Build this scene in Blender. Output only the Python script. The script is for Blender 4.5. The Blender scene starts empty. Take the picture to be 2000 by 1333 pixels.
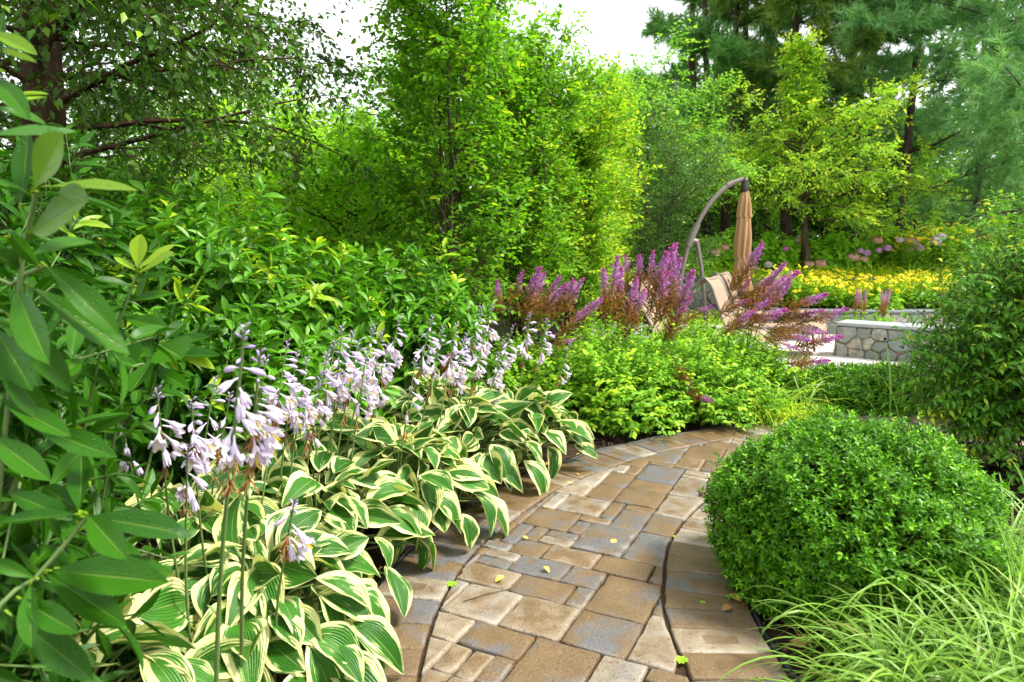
import bpy, math, numpy as np
from mathutils import Matrix, Vector
D = bpy.data
sc = bpy.context.scene
COL = sc.collection
R = math.radians
TAU = 2*math.pi

# ---------------------------------------------------------------- camera, world, sun, exposure
CH, FPX, TH = 1.3, 1333., R(7.6)
cam = D.cameras.new('camera'); camo = D.objects.new('camera', cam); COL.objects.link(camo)
camo.location = (0, 0, CH); camo.rotation_euler = (R(90)-TH, 0, 0)
cam.sensor_width = 36; cam.lens = 36*FPX/2000; cam.clip_start = .05; cam.clip_end = 400
cam.dof.use_dof = True; cam.dof.focus_distance = 3.2; cam.dof.aperture_fstop = 5.0
sc.camera = camo
SUN_EL, SUN_AZ = R(55), R(98)     # azimuth measured from +Y towards +X
w = D.worlds.new('World'); sc.world = w; w.use_nodes = True
nt = w.node_tree; nt.nodes.clear()
def wn(t, **k):
    n = nt.nodes.new(t)
    for a, b in k.items(): setattr(n, a, b)
    return n
sky = wn('ShaderNodeTexSky', sky_type='NISHITA', sun_disc=False, sun_elevation=SUN_EL, sun_rotation=SUN_AZ, air_density=1.0, dust_density=3.0)
tc = wn('ShaderNodeTexCoord'); nz = wn('ShaderNodeTexNoise'); nz.inputs['Scale'].default_value = 2.2; nz.inputs['Detail'].default_value = 5
cr = wn('ShaderNodeValToRGB'); cr.color_ramp.elements[0].position = .35; cr.color_ramp.elements[1].position = .7
cr.color_ramp.elements[0].color = (10, 10.2, 10.3, 1); cr.color_ramp.elements[1].color = (15, 15, 14.9, 1)
mx = wn('ShaderNodeMix', data_type='RGBA'); mx.inputs[0].default_value = .72
bg = wn('ShaderNodeBackground'); bg.inputs[1].default_value = .105
ow = wn('ShaderNodeOutputWorld')
L = nt.links.new
L(tc.outputs['Generated'], nz.inputs['Vector']); L(nz.outputs['Fac'], cr.inputs[0])
L(sky.outputs[0], mx.inputs[6]); L(cr.outputs[0], mx.inputs[7]); L(mx.outputs[2], bg.inputs[0]); L(bg.outputs[0], ow.inputs[0])
sl = D.lights.new('sun', 'SUN'); so = D.objects.new('sun', sl); COL.objects.link(so)
sl.energy = 4.4; sl.angle = R(13); sl.color = (1, .95, .85)
sd = Vector((math.sin(SUN_AZ)*math.cos(SUN_EL), math.cos(SUN_AZ)*math.cos(SUN_EL), math.sin(SUN_EL)))
so.rotation_euler = sd.to_track_quat('Z', 'Y').to_euler(); so.location = (6, 8, 14)
sc.view_settings.view_transform = 'Standard'; sc.view_settings.look = 'None'
sc.view_settings.exposure = 1.02; sc.view_settings.gamma = 1
sc.render.engine = 'CYCLES'
cy = sc.cycles
cy.max_bounces = 7; cy.diffuse_bounces = 4; cy.glossy_bounces = 2; cy.transmission_bounces = 4; cy.transparent_max_bounces = 4
cy.caustics_reflective = False; cy.caustics_refractive = False
cy.use_adaptive_sampling = True; cy.adaptive_threshold = .02
cy.use_denoising = True
try: cy.denoiser = 'OPENIMAGEDENOISE'
except Exception: pass
cy.sample_clamp_indirect = 8

# ---------------------------------------------------------------- places measured on the photograph, as points of the ground / of a depth
cT, sT = math.cos(TH), math.sin(TH)
def ray(px, py):
    a = (px-1000)/FPX; b = (666.5-py)/FPX
    return np.array((a, cT+b*sT, -sT+b*cT))
def G(px, py, z=0.):
    d = ray(px, py); t = (z-CH)/d[2]; p = d*t; p[2] += CH; return p
def P(px, py, Y):
    d = ray(px, py); t = Y/d[1]; p = d*t; p[2] += CH; return p

# ---------------------------------------------------------------- geometry helpers
def nrm(a):
    a = np.asarray(a, float); n = np.linalg.norm(a, axis=-1, keepdims=True); return a/np.maximum(n, 1e-9)
class Geo:
    def __init__(s): s.b = []
    def add(s, V, F, UV=None, rnd=0., young=0., m=0):
        V = np.asarray(V, float); n = len(V)
        if n == 0: return s
        F = np.asarray(F, np.int64)
        UV = np.zeros((n, 2)) if UV is None else np.asarray(UV, float)
        s.b.append((V, F, UV, np.broadcast_to(np.asarray(rnd, float), (n,)), np.broadcast_to(np.asarray(young, float), (n,)), m)); return s
    def join(s, o): s.b += o.b; return s
    def build(s, name, mats, parent=None, smooth=True, origin=None):
        me = D.meshes.new(name)
        off = 0; Vs = []; li = []; ls = []; mi = []; uv = []; rn = []; yo = []; lo = 0
        for V, F, UV, r, y, m in s.b:
            Vs.append(V); k = F.shape[1]; li.append((F+off).ravel()); ls.append(lo+np.arange(len(F))*k); lo += F.size
            mi.append(np.full(len(F), m)); uv.append(UV[F.ravel()]); rn.append(r); yo.append(y); off += len(V)
        V = np.concatenate(Vs)
        if origin is None:
            origin = np.zeros(3) if parent is None else np.array(parent.get('o_', (0, 0, 0)))
        V = V-np.asarray(origin)
        me.vertices.add(len(V)); me.vertices.foreach_set('co', V.ravel().astype(np.float32))
        li = np.concatenate(li); ls = np.concatenate(ls)
        me.loops.add(len(li)); me.loops.foreach_set('vertex_index', li.astype(np.int32))
        me.polygons.add(len(ls)); me.polygons.foreach_set('loop_start', ls.astype(np.int32))
        mi = np.concatenate(mi).astype(np.int32)
        if not isinstance(mats, (list, tuple)): mats = [mats]
        for m in mats: me.materials.append(m)
        me.polygons.foreach_set('material_index', mi)
        me.update(calc_edges=True)
        l = me.uv_layers.new(name='UVMap'); l.data.foreach_set('uv', np.concatenate(uv).ravel().astype(np.float32))
        for nm, ar in (('rnd', rn), ('young', yo)):
            a = me.attributes.new(nm, 'FLOAT', 'POINT'); a.data.foreach_set('value', np.concatenate(ar).astype(np.float32))
        if smooth: me.polygons.foreach_set('use_smooth', np.ones(len(ls), bool))
        o = D.objects.new(name, me); COL.objects.link(o)
        if parent is not None: o.parent = parent
        else: o.location = origin
        return o
def root(name, label, cat, loc, group=None):
    o = D.objects.new(name, None); COL.objects.link(o); o.location = loc; o['o_'] = [float(x) for x in loc]
    o.empty_display_size = .1; o['label'] = label; o['category'] = cat
    if group: o['group'] = group
    return o
def tag(o, label=None, cat=None, group=None, kind=None):
    if label: o['label'] = label
    if cat: o['category'] = cat
    if group: o['group'] = group
    if kind: o['kind'] = kind
    return o
def put(name, me, parent, M, label=None):
    o = D.objects.new(name, me); COL.objects.link(o); o.parent = parent; o.matrix_local = M
    if label: o['label'] = label
    return o
def mat4(M3, pos):
    m = Matrix([list(r)+[0] for r in M3]+[[0, 0, 0, 1]]); m.translation = Vector([float(x) for x in pos]); return m
def frames(d, n):
    d = nrm(d); n = np.broadcast_to(np.asarray(n, float), d.shape)
    s = np.cross(d, n); bad = np.linalg.norm(s, axis=-1) < 1e-4
    s[bad] = np.cross(d[bad], np.array((.3, .9, .2)))
    s = nrm(s); n2 = np.cross(s, d); return np.stack([s, d, n2], -1)
def inst(g, T, pos, M, rnd=0., young=0., m=0):
    V, F, UV = T; k = len(pos); n = len(V)
    if k == 0: return
    W = np.einsum('kij,nj->kni', M, V)+np.asarray(pos)[:, None]
    FF = (F[None]+(np.arange(k)*n)[:, None, None]).reshape(-1, F.shape[1])
    rep = lambda a: np.repeat(np.broadcast_to(np.asarray(a, float), (k,)), n)
    g.add(W.reshape(-1, 3), FF, np.tile(UV, (k, 1)), rep(rnd), rep(young), m)
def inst_var(g, Ts, rng, pos, M, rnd, young, m=0):
    w = rng.integers(0, len(Ts), len(pos))
    for i, T in enumerate(Ts):
        q = w == i; inst(g, T, pos[q], M[q], rnd[q], young[q], m)
def gridF(nu, nv, wrap=False):
    F = []
    for j in range(nv):
        for i in range(nu):
            a = j*(nu+1)+i; F.append((a, a+1, a+nu+2, a+nu+1))
    return np.array(F)
def tube(g, pts, rad, k=6, rnd=0., m=0, cap=False, young=0.):
    pts = np.asarray(pts, float); n = len(pts); rad = np.broadcast_to(np.asarray(rad, float), (n,))
    t = nrm(np.gradient(pts, axis=0)); up = np.array((0, 0, 1.)) if abs(t[0, 2]) < .9 else np.array((1., 0, 0))
    a = nrm(np.cross(t, up)); b = np.cross(t, a)
    an = np.arange(k+1)/k*TAU
    ring = pts[:, None]+rad[:, None, None]*(np.cos(an)[None, :, None]*a[:, None]+np.sin(an)[None, :, None]*b[:, None])
    ll = np.concatenate([[0], np.cumsum(np.linalg.norm(np.diff(pts, axis=0), axis=1))])
    UV = np.stack([np.tile(np.arange(k+1)/k, n), np.repeat(ll, k+1)], -1)
    g.add(ring.reshape(-1, 3), gridF(k, n-1), UV, rnd, young, m)
    if cap:
        for e, r0 in ((0, ring[0]), (-1, ring[-1])):
            V = np.vstack([pts[e], r0]); F = [(0, i+1, i+2) for i in range(k)]; g.add(V, F, None, rnd, young, m)
def box(g, c, s, rz=0., m=0, bev=0., rnd=0.):
    x, y, z = np.array(s)/2; 
    if bev <= 0:
        V = np.array([(a*x, b*y, d*z) for d in (-1, 1) for a, b in ((-1, -1), (1, -1), (1, 1), (-1, 1))])
        F = [(0, 3, 2, 1), (4, 5, 6, 7), (0, 1, 5, 4), (1, 2, 6, 5), (2, 3, 7, 6), (3, 0, 4, 7)]
    else:
        L_ = []
        for zz, i in ((-z, bev), (-z+bev, 0), (z-bev, 0), (z, bev)):
            L_ += [(-x+i, -y+i, zz), (x-i, -y+i, zz), (x-i, y-i, zz), (-x+i, y-i, zz)]
        V = np.array(L_); F = [(3, 2, 1, 0), (12, 13, 14, 15)]
        for j in range(3):
            for i in range(4): F.append((j*4+i, j*4+(i+1) % 4, j*4+4+(i+1) % 4, j*4+4+i))
    c0, s0 = math.cos(rz), math.sin(rz)
    V = np.stack([V[:, 0]*c0-V[:, 1]*s0, V[:, 0]*s0+V[:, 1]*c0, V[:, 2]], -1)+np.array(c)
    g.add(V, F, V[:, :2], rnd, 0, m)
def lathe(g, prof, k=16, c=(0, 0, 0), m=0, rf=None):
    prof = np.asarray(prof, float); an = np.arange(k+1)/k*TAU; n = len(prof)
    V = []
    for j, (r, z) in enumerate(prof):
        rr = r*(rf(an, j/(n-1)) if rf else 1)
        V.append(np.stack([rr*np.cos(an), rr*np.sin(an), np.full(k+1, z)], -1))
    g.add(np.vstack(V)+np.array(c), gridF(k, n-1), None, 0, 0, m)
PRISM = (np.array([(math.cos(a)*r, y, math.sin(a)*r) for y, r in ((0, 1.), (1, .45)) for a in (0, TAU/3, 2*TAU/3, TAU)]), gridF(3, 1), np.zeros((8, 2)))
def leafT(nv=3, nu=2, half=.25, peak=.5, fold=.12, curl=.15, tip=1., wave=0., ph=0., heart=0., cup=0.):
    """leaf of length 1 along +Y, normal +Z; half = half width"""
    V = []; UV = []
    for j in range(nv+1):
        v = j/nv
        e = math.log(.5)/math.log(peak)
        wd = max(.03, math.sin(math.pi*min(1, v**e))**(.8 if tip == 1 else tip)) if 0 < v < 1 else .03
        for i in range(nu+1):
            u = i/nu*2-1; x = u*half*wd
            z = fold*abs(x)-curl*v*v+cup*(1-abs(u))*-.12*math.sin(math.pi*v)+wave*math.sin(v*14+ph+(1.5 if u > 0 else 0))*abs(u)**2*wd
            y = v*(1-.25*curl*v)-heart*abs(u)*(1-v)**4*.35
            V.append((x, y, z)); UV.append((i/nu, v))
    return np.array(V), gridF(nu, nv), np.array(UV)
DIA = (np.array([(0, 0, 0), (.27, .5, .05), (0, 1, -.06), (-.27, .5, .05)]), np.array([(0, 1, 2, 3)]), np.array([(.5, 0), (1, .5), (.5, 1), (0, .5)]))
BENT = (np.array([(0, 0, 0), (.24, .42, .06), (0, .5, 0), (-.24, .42, .06), (0, 1, -.12)]), np.array([(0, 1, 2), (0, 2, 3), (1, 4, 2), (2, 4, 3)]), np.array([(.5, 0), (1, .42), (.5, .5), (0, .42), (.5, 1)]))

# ---------------------------------------------------------------- materials
class NT:
    def __init__(s, name):
        s.m = D.materials.new(name); s.m.use_nodes = True; s.t = s.m.node_tree; s.t.nodes.clear(); s.out = s.n('ShaderNodeOutputMaterial')
    def n(s, t, **k):
        n = s.t.nodes.new(t)
        for a, b in k.items(): setattr(n, a, b)
        return n
    def l(s, a, b): s.t.links.new(a, b)
    def attr(s, nm): return s.n('ShaderNodeAttribute', attribute_name=nm).outputs['Fac']
    def ramp(s, fac, stops, interp='LINEAR'):
        r = s.n('ShaderNodeValToRGB'); e = r.color_ramp.elements; r.color_ramp.interpolation = interp
        while len(e) < len(stops): e.new(.5)
        for i, (p, c) in enumerate(stops): e[i].position = p; e[i].color = (*c, 1) if len(c) == 3 else c
        if fac is not None: s.l(fac, r.inputs[0])
        return r.outputs[0]
    def mix(s, f, a, b, mode='MIX'):
        m = s.n('ShaderNodeMix', data_type='RGBA', blend_type=mode)
        for v, i in ((f, 0), (a, 6), (b, 7)):
            if isinstance(v, (int, float)): m.inputs[i].default_value = v
            elif isinstance(v, tuple): m.inputs[i].default_value = (*v, 1)
            else: s.l(v, m.inputs[i])
        return m.outputs[2]
    def math(s, op, a, b=None, c=None, clamp=False):
        m = s.n('ShaderNodeMath', operation=op, use_clamp=clamp)
        for i, v in enumerate((a, b, c)):
            if v is None: continue
            if isinstance(v, (int, float)): m.inputs[i].default_value = v
            else: s.l(v, m.inputs[i])
        return m.outputs[0]
    def noise(s, vec, scale, detail=3, rough=.5, dim='3D'):
        n = s.n('ShaderNodeTexNoise', noise_dimensions=dim); n.inputs['Scale'].default_value = scale; n.inputs['Detail'].default_value = detail; n.inputs['Roughness'].default_value = rough
        if vec is not None: s.l(vec, n.inputs['Vector'])
        return n.outputs['Fac']
    def pos(s): return s.n('ShaderNodeNewGeometry').outputs['Position']
    def uv(s): return s.n('ShaderNodeTexCoord').outputs['UV']
    def sep(s, v):
        x = s.n('ShaderNodeSeparateXYZ'); s.l(v, x.inputs[0]); return x.outputs
    def comb(s, x, y, z):
        c = s.n('ShaderNodeCombineXYZ')
        for i, v in enumerate((x, y, z)):
            if isinstance(v, (int, float)): c.inputs[i].default_value = v
            else: s.l(v, c.inputs[i])
        return c.outputs[0]
    def bump(s, h, st=.3, dist=.01):
        b = s.n('ShaderNodeBump'); b.inputs['Strength'].default_value = st; b.inputs['Distance'].default_value = dist; s.l(h, b.inputs['Height']); return b.outputs[0]
    def bsdf(s, col, rough=.5, spec=.5, metal=0., normal=None, **k):
        p = s.n('ShaderNodeBsdfPrincipled')
        if isinstance(col, tuple): p.inputs['Base Color'].default_value = (*col, 1)
        else: s.l(col, p.inputs['Base Color'])
        if isinstance(rough, (int, float)): p.inputs['Roughness'].default_value = rough
        else: s.l(rough, p.inputs['Roughness'])
        p.inputs['Specular IOR Level'].default_value = spec; p.inputs['Metallic'].default_value = metal
        if normal is not None: s.l(normal, p.inputs['Normal'])
        for a, b in k.items(): p.inputs[a].default_value = b
        return p.outputs[0]
    def trans(s, surf, col, fac, normal=None):
        t = s.n('ShaderNodeBsdfTranslucent'); s.l(col, t.inputs[0])
        m = s.n('ShaderNodeMixShader'); m.inputs[0].default_value = fac; s.l(surf, m.inputs[1]); s.l(t.outputs[0], m.inputs[2]); return m.outputs[0]
    def done(s, sh): s.l(sh, s.out.inputs[0]); return s.m
def leafmat(name, c1, c2, yng, trans=.35, rough=.5, spec=.25, vein=0., drops=0., thue=(1.15, 1.25, .6)):
    s = NT(name); r = s.attr('rnd'); y = s.attr('young')
    mid = tuple((a+b)/2 for a, b in zip(c1, c2))
    col = s.ramp(r, [(0, c1), (.5, mid), (1, c2)]); col = s.mix(y, col, yng)
    nrmv = None
    if vein > 0:
        u = s.sep(s.uv()); d = s.math('ABSOLUTE', s.math('SUBTRACT', u[0], .5))
        mr = s.math('SUBTRACT', 1., s.math('MULTIPLY', d, 22.), clamp=True)
        col = s.mix(s.math('MULTIPLY', mr, vein), col, (.35, .5, .12))
        wv = s.math('SINE', s.math('MULTIPLY', s.math('SUBTRACT', u[1], d), 70.))
        h = s.math('MULTIPLY_ADD', mr, -1.5, s.math('MULTIPLY', wv, .06))
        if drops > 0:
            v = s.n('ShaderNodeTexVoronoi'); v.inputs['Scale'].default_value = 170; s.l(s.pos(), v.inputs['Vector'])
            dr = s.math('SUBTRACT', 1., s.math('MULTIPLY', v.outputs['Distance'], 3.2), clamp=True)
            gate = s.math('GREATER_THAN', s.noise(s.pos(), 25, 2), .5)
            h = s.math('MULTIPLY_ADD', s.math('MULTIPLY', dr, gate), drops, h)
        nrmv = s.bump(h, .5, .003)
    sf = s.bsdf(col, rough, spec, normal=nrmv)
    tcol = s.mix(1., col, thue, 'MULTIPLY')
    return s.done(s.trans(sf, tcol, trans))
def simple(name, col, rough=.6, spec=.4, metal=0., var=.25, scale=30, bump=.2, dist=.002, vary=None):
    s = NT(name); p = s.n('ShaderNodeTexCoord').outputs['Object']; n = s.noise(p, scale, 4)
    c2 = vary or tuple(x*(1-var) for x in col)
    c = s.mix(n, tuple(x*(1+var*.6) for x in col), c2)
    return s.done(s.bsdf(c, rough, spec, metal, s.bump(n, bump, dist)))
def barkmat(name, c1, c2, sc_=14):
    s = NT(name); p = s.pos(); x = s.sep(p)
    v = s.comb(s.math('MULTIPLY', x[0], 1.), s.math('MULTIPLY', x[1], 1.), s.math('MULTIPLY', x[2], .25))
    n = s.noise(v, sc_, 6, .65)
    c = s.ramp(n, [(.35, c1), (.62, c2)])
    return s.done(s.bsdf(c, .85, .2, normal=s.bump(n, .9, .02)))
M = {}
M['bark'] = barkmat('bark', (.025, .018, .012), (.11, .08, .055))
M['bark_pine'] = barkmat('pine bark', (.02, .014, .011), (.1, .068, .05), 9)
M['bark_birch'] = barkmat('peeling bark', (.012, .008, .006), (.1, .055, .03), 11)
M['twig'] = simple('twig', (.09, .075, .045))
M['gstem'] = simple('green stem', (.12, .2, .05))
M['birch'] = leafmat('birch leaf', (.03, .095, .012), (.1, .23, .022), (.22, .38, .03), .35, .4)
M['ygtree'] = leafmat('yellow green tree leaf', (.2, .48, .03), (.42, .72, .045), (.62, .78, .04), .52)
M['hornbeam'] = leafmat('hornbeam leaf', (.085, .27, .016), (.24, .48, .02), (.55, .66, .03), .5)
M['maple'] = leafmat('fresh leaf', (.12, .34, .04), (.26, .5, .07), (.4, .58, .05), .45)
M['dogwood'] = leafmat('dogwood leaf', (.2, .43, .03), (.42, .65, .05), (.66, .74, .06), .5)
M['darkleaf'] = leafmat('dark leaf', (.035, .12, .03), (.12, .27, .06), (.25, .35, .05), .35, .35)
M['pine'] = leafmat('pine needle', (.06, .2, .05), (.19, .42, .09), (.25, .45, .09), .3, .5)
M['pine2'] = leafmat('white pine needle', (.11, .29, .1), (.26, .5, .17), (.3, .52, .13), .3, .5)
M['yellowpine'] = leafmat('thin pine needle', (.1, .2, .03), (.23, .36, .06), (.32, .4, .07), .3, .5)
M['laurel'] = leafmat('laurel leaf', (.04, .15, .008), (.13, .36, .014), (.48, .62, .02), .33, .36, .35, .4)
M['laurel_shaded'] = leafmat('shaded near laurel leaf', (.012, .065, .002), (.036, .14, .004), (.28, .44, .02), .26, .3, .2, .3, 1.2)  # darker than the hedge green: shade on the near laurels put into colour
M['box'] = leafmat('boxwood leaf', (.03, .12, .003), (.105, .29, .008), (.22, .5, .02), .3, .42, .25)
M['nandina'] = leafmat('nandina leaf', (.05, .18, .012), (.15, .38, .022), (.5, .58, .03), .35, .35)
M['astilbe'] = leafmat('astilbe leaf', (.11, .3, .014), (.25, .5, .025), (.48, .66, .03), .45)
M['hydr'] = leafmat('hydrangea leaf', (.2, .45, .03), (.36, .62, .04), (.5, .68, .05), .5)
M['coneleaf'] = leafmat('coneflower leaf', (.15, .34, .025), (.3, .52, .035), (.46, .6, .04), .4)
M['limegrass'] = leafmat('lime grass', (.38, .56, .02), (.56, .7, .04), (.66, .7, .05), .45)
M['wood'] = leafmat('woodland leaf', (.03, .1, .02), (.11, .27, .04), (.28, .44, .045), .35, .55)
M['deadleaf'] = leafmat('dead leaf', (.22, .08, .03), (.5, .27, .1), (.75, .6, .12), .2, .6)
def bladem():
    s = NT('striped grass blade'); u = s.sep(s.uv()); d = s.math('ABSOLUTE', s.math('SUBTRACT', u[0], .5))
    c = s.ramp(s.attr('rnd'), [(0, (.08, .22, .014)), (1, (.2, .42, .022))])
    c = s.mix(s.math('GREATER_THAN', d, .34), c, (.3, .46, .09)); c = s.mix(s.attr('young'), c, (.55, .5, .15))
    return s.done(s.trans(s.bsdf(c, .4, .4), c, .4))
M['blade'] = bladem()
def hostam():
    s = NT('variegated hosta leaf'); u = s.sep(s.uv()); r = s.attr('rnd')
    sg = s.math('MULTIPLY', s.math('SUBTRACT', u[0], .5), 2.); d = s.math('ABSOLUTE', sg)
    v1 = s.comb(s.math('MULTIPLY', sg, 7.), s.math('MULTIPLY', u[1], 1.6), s.math('MULTIPLY', r, 60.))
    n1 = s.noise(v1, 1.5, 4, .6)
    v2 = s.comb(s.math('MULTIPLY', sg, 1.3), s.math('MULTIPLY', u[1], 1.2), s.math('MULTIPLY', r, 91.))
    n2 = s.noise(v2, 1.6, 1)
    e = s.math('MULTIPLY_ADD', n1, 1.5, s.math('MULTIPLY_ADD', n2, 1.5, d))
    e = s.math('MULTIPLY_ADD', s.math('POWER', u[1], 5.), .28, e)
    mk = s.math('MULTIPLY', s.math('SUBTRACT', e, 2.17), 10., clamp=True)
    half = s.math('MULTIPLY', s.math('SUBTRACT', e, 2.05), 8., clamp=True)
    fine = s.noise(v1, 5, 3)
    g = s.mix(r, (.014, .085, .006), (.045, .18, .014)); g = s.mix(s.math('MULTIPLY', fine, .25), g, (.08, .24, .03))
    g = s.mix(half, g, (.13, .27, .06))
    cr_ = s.mix(s.attr('young'), (.74, .74, .36), (.62, .66, .16)); cr_ = s.mix(s.math('MULTIPLY', fine, .35), cr_, (.55, .62, .25))
    col = s.mix(mk, g, cr_)
    vn = s.math('SINE', s.math('MULTIPLY', s.math('POWER', d, .85), 50.))
    puck = s.noise(s.pos(), 130, 2)
    h = s.math('MULTIPLY_ADD', puck, .7, s.math('MULTIPLY', vn, .4))
    b = s.bump(h, .55, .004)
    col = s.mix(s.math('MULTIPLY', s.math('SUBTRACT', 1., s.math('MULTIPLY', d, 26.), clamp=True), .5), col, (.4, .5, .15))
    col = s.mix(s.math('MULTIPLY', s.math('SUBTRACT', s.noise(s.pos(), 38, 3), .68), 9., clamp=True), col, (.2, .13, .05))
    return s.done(s.trans(s.bsdf(col, .42, .35, normal=b), s.mix(1., col, (1.2, 1.15, .6), 'MULTIPLY'), .25))
M['hosta'] = hostam()
def petalm():
    s = NT('lilac white petal'); u = s.sep(s.uv()); y = s.attr('young'); r = s.attr('rnd')
    st = s.math('MULTIPLY', s.math('ABSOLUTE', s.math('SINE', s.math('MULTIPLY', u[0], 18.85))), .5)
    c = s.mix(s.math('MULTIPLY', st, .5), (.8, .73, .84), (.6, .45, .72))
    c = s.mix(y, c, (.42, .25, .6)); c = s.mix(s.math('MULTIPLY', s.math('SUBTRACT', 1., u[1]), .35), c, (.72, .66, .76))
    return s.done(s.trans(s.bsdf(c, .45, .3), c, .35))
M['petal'] = petalm()
M['withered'] = simple('withered flower', (.36, .17, .05), vary=(.16, .07, .02), scale=60)
M['pod'] = simple('seed pod', (.18, .33, .07))
def plumem():
    s = NT('astilbe plume'); y = s.attr('young'); r = s.attr('rnd')
    c = s.ramp(s.math('MULTIPLY_ADD', r, .16, y), [(.05, (.2, .12, .02)), (.5, (.4, .19, .035)), (.66, (.5, .26, .25)), (.78, (.62, .27, .6)), (.97, (.7, .3, .72)), (1, (.55, .1, .35))])
    return s.done(s.trans(s.bsdf(c, .6, .3), c, .3))
M['plume'] = plumem()
def soilm():
    s = NT('mulch soil'); p = s.pos(); n = s.noise(p, 9, 6, .7); n2 = s.noise(p, 80, 4, .7)
    c = s.ramp(n2, [(.3, (.018, .011, .007)), (.55, (.055, .032, .018)), (.75, (.11, .065, .038))]); c = s.mix(s.math('MULTIPLY', n, .4), c, (.03, .02, .012))
    return s.done(s.bsdf(c, .9, .2, normal=s.bump(s.math('MULTIPLY_ADD', n2, .6, n), 1., .03)))
M['soil'] = soilm()
def groundm():
    s = NT('ground cover'); p = s.pos(); n = s.noise(p, 3, 6, .6); n2 = s.noise(p, 60, 3)
    c = s.ramp(n, [(.35, (.03, .022, .013)), (.6, (.03, .06, .015))]); c = s.mix(s.math('MULTIPLY', n2, .4), c, (.07, .05, .03))
    return s.done(s.bsdf(c, .95, .1, normal=s.bump(n2, .8, .03)))
M['ground'] = groundm()
def paverm():
    # rnd = colour type of each paver; young = closeness to the paver's worn rim
    s = NT('tumbled concrete paver'); p = s.pos(); r = s.attr('rnd'); e = s.attr('young')
    off = s.comb(s.math('MULTIPLY', r, 37.), s.math('MULTIPLY', r, 53.), 0.)
    va = s.n('ShaderNodeVectorMath', operation='ADD'); s.l(p, va.inputs[0]); s.l(off, va.inputs[1]); q = va.outputs[0]
    n1 = s.noise(q, 7, 3, .55); n2 = s.noise(q, 5.5, 2); n3 = s.noise(p, 85, 5, .75); n4 = s.noise(p, 260, 2); n5 = s.noise(q, 11, 3, .6)
    base = s.mix(n1, (.085, .05, .02), (.185, .118, .052))
    base = s.mix(s.math('MULTIPLY', n5, .35), base, (.16, .115, .07))
    gm = s.math('MULTIPLY_ADD', s.math('FRACT', s.math('MULTIPLY', r, 7.)), .55, s.math('MULTIPLY_ADD', s.math('SUBTRACT', n5, .5), .6, n2))
    base = s.mix(s.math('MULTIPLY', s.math('SUBTRACT', gm, .76), 3., clamp=True), base, (.105, .105, .112))
    cm = s.math('MULTIPLY_ADD', s.math('POWER', e, 5.), .15, s.math('MULTIPLY_ADD', s.math('FRACT', s.math('MULTIPLY', r, 13.)), .62, s.math('MULTIPLY', n5, .62)))
    base = s.mix(s.math('MULTIPLY', s.math('SUBTRACT', cm, .73), 2.2, clamp=True), base, (.36, .315, .24))
    bd = s.sep(s.uv())[0]
    base = s.mix(s.math('MULTIPLY', bd, .6), base, s.mix(n1, (.065, .036, .011), (.14, .08, .026)))
    sp = s.math('MULTIPLY', s.math('SUBTRACT', n3, .55), 9., clamp=True)
    base = s.mix(s.math('MULTIPLY', sp, .85), base, (.035, .022, .013))
    sp2 = s.math('GREATER_THAN', n4, .68); base = s.mix(s.math('MULTIPLY', sp2, .6), base, (.5, .43, .34))
    h = s.math('MULTIPLY_ADD', n3, 1., s.math('MULTIPLY', n4, .5))
    rg = s.math('MULTIPLY_ADD', n1, .4, .2)
    return s.done(s.bsdf(base, rg, .45, normal=s.bump(h, .8, .006)))
M['paver'] = paverm()
def patiom():
    s = NT('pale patio stone'); p = s.pos(); b = s.n('ShaderNodeTexBrick'); s.l(p, b.inputs['Vector'])
    b.inputs['Color1'].default_value = (.62, .57, .53, 1); b.inputs['Color2'].default_value = (.42, .4, .4, 1); b.inputs['Mortar'].default_value = (.2, .16, .13, 1)
    b.inputs['Scale'].default_value = 1; b.inputs['Brick Width'].default_value = .42; b.inputs['Row Height'].default_value = .22; b.inputs['Mortar Size'].default_value = .008
    n = s.noise(p, 5, 4); c = s.mix(s.math('MULTIPLY', n, .5), b.outputs[0], (.66, .6, .55))
    return s.done(s.bsdf(c, .6, .3, normal=s.bump(b.outputs[1], -.5, .01)))
M['patio'] = patiom()
def stonem():
    s = NT('fieldstone'); p = s.n('ShaderNodeTexCoord').outputs['UV']; wob = s.noise(p, 3, 2)
    r = s.attr('rnd'); n = s.noise(s.pos(), 14, 5, .65); n2 = s.noise(s.pos(), 70, 3)
    c = s.ramp(r, [(0, (.16, .22, .22)), (.25, (.38, .37, .31)), (.5, (.11, .17, .16)), (.75, (.42, .37, .27)), (1, (.27, .31, .3))])
    c = s.mix(s.ramp(n, [(.4, (0, 0, 0)), (.62, (1, 1, 1))]), c, (.13, .17, .165)); c = s.mix(s.math('MULTIPLY', n2, .35), c, (.42, .38, .3))
    return s.done(s.bsdf(c, .8, .3, normal=s.bump(s.math('ADD', n, n2), .8, .02)))
M['stone'] = stonem()
M['mortar'] = simple('mortar', (.22, .17, .12), .9, bump=.6, scale=60)
M['cap'] = simple('bluestone cap', (.3, .33, .35), .6, var=.3, scale=7)
M['capdark'] = simple('dark bluestone cap', (.13, .15, .16), .6, var=.3, scale=7)
M['metal_brown'] = simple('brown powder coated metal', (.2, .17, .155), .4, .5, .3, .15)
M['metal_dark'] = simple('dark metal', (.035, .03, .03), .4, .5, .4)
M['canvas'] = simple('tan canvas', (.33, .2, .1), .9, .1, var=.12, scale=90, bump=.3)
M['sling'] = simple('beige sling', (.27, .2, .14), .8, .2, var=.08, scale=120, bump=.4)
M['plastic'] = simple('black plastic edging', (.02, .022, .03), .35, .5)
M['yellow'] = leafmat('yellow petal', (.85, .66, .01), (.9, .76, .02), (.75, .5, .02), .3, .5, thue=(1, 1, .6))
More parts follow.
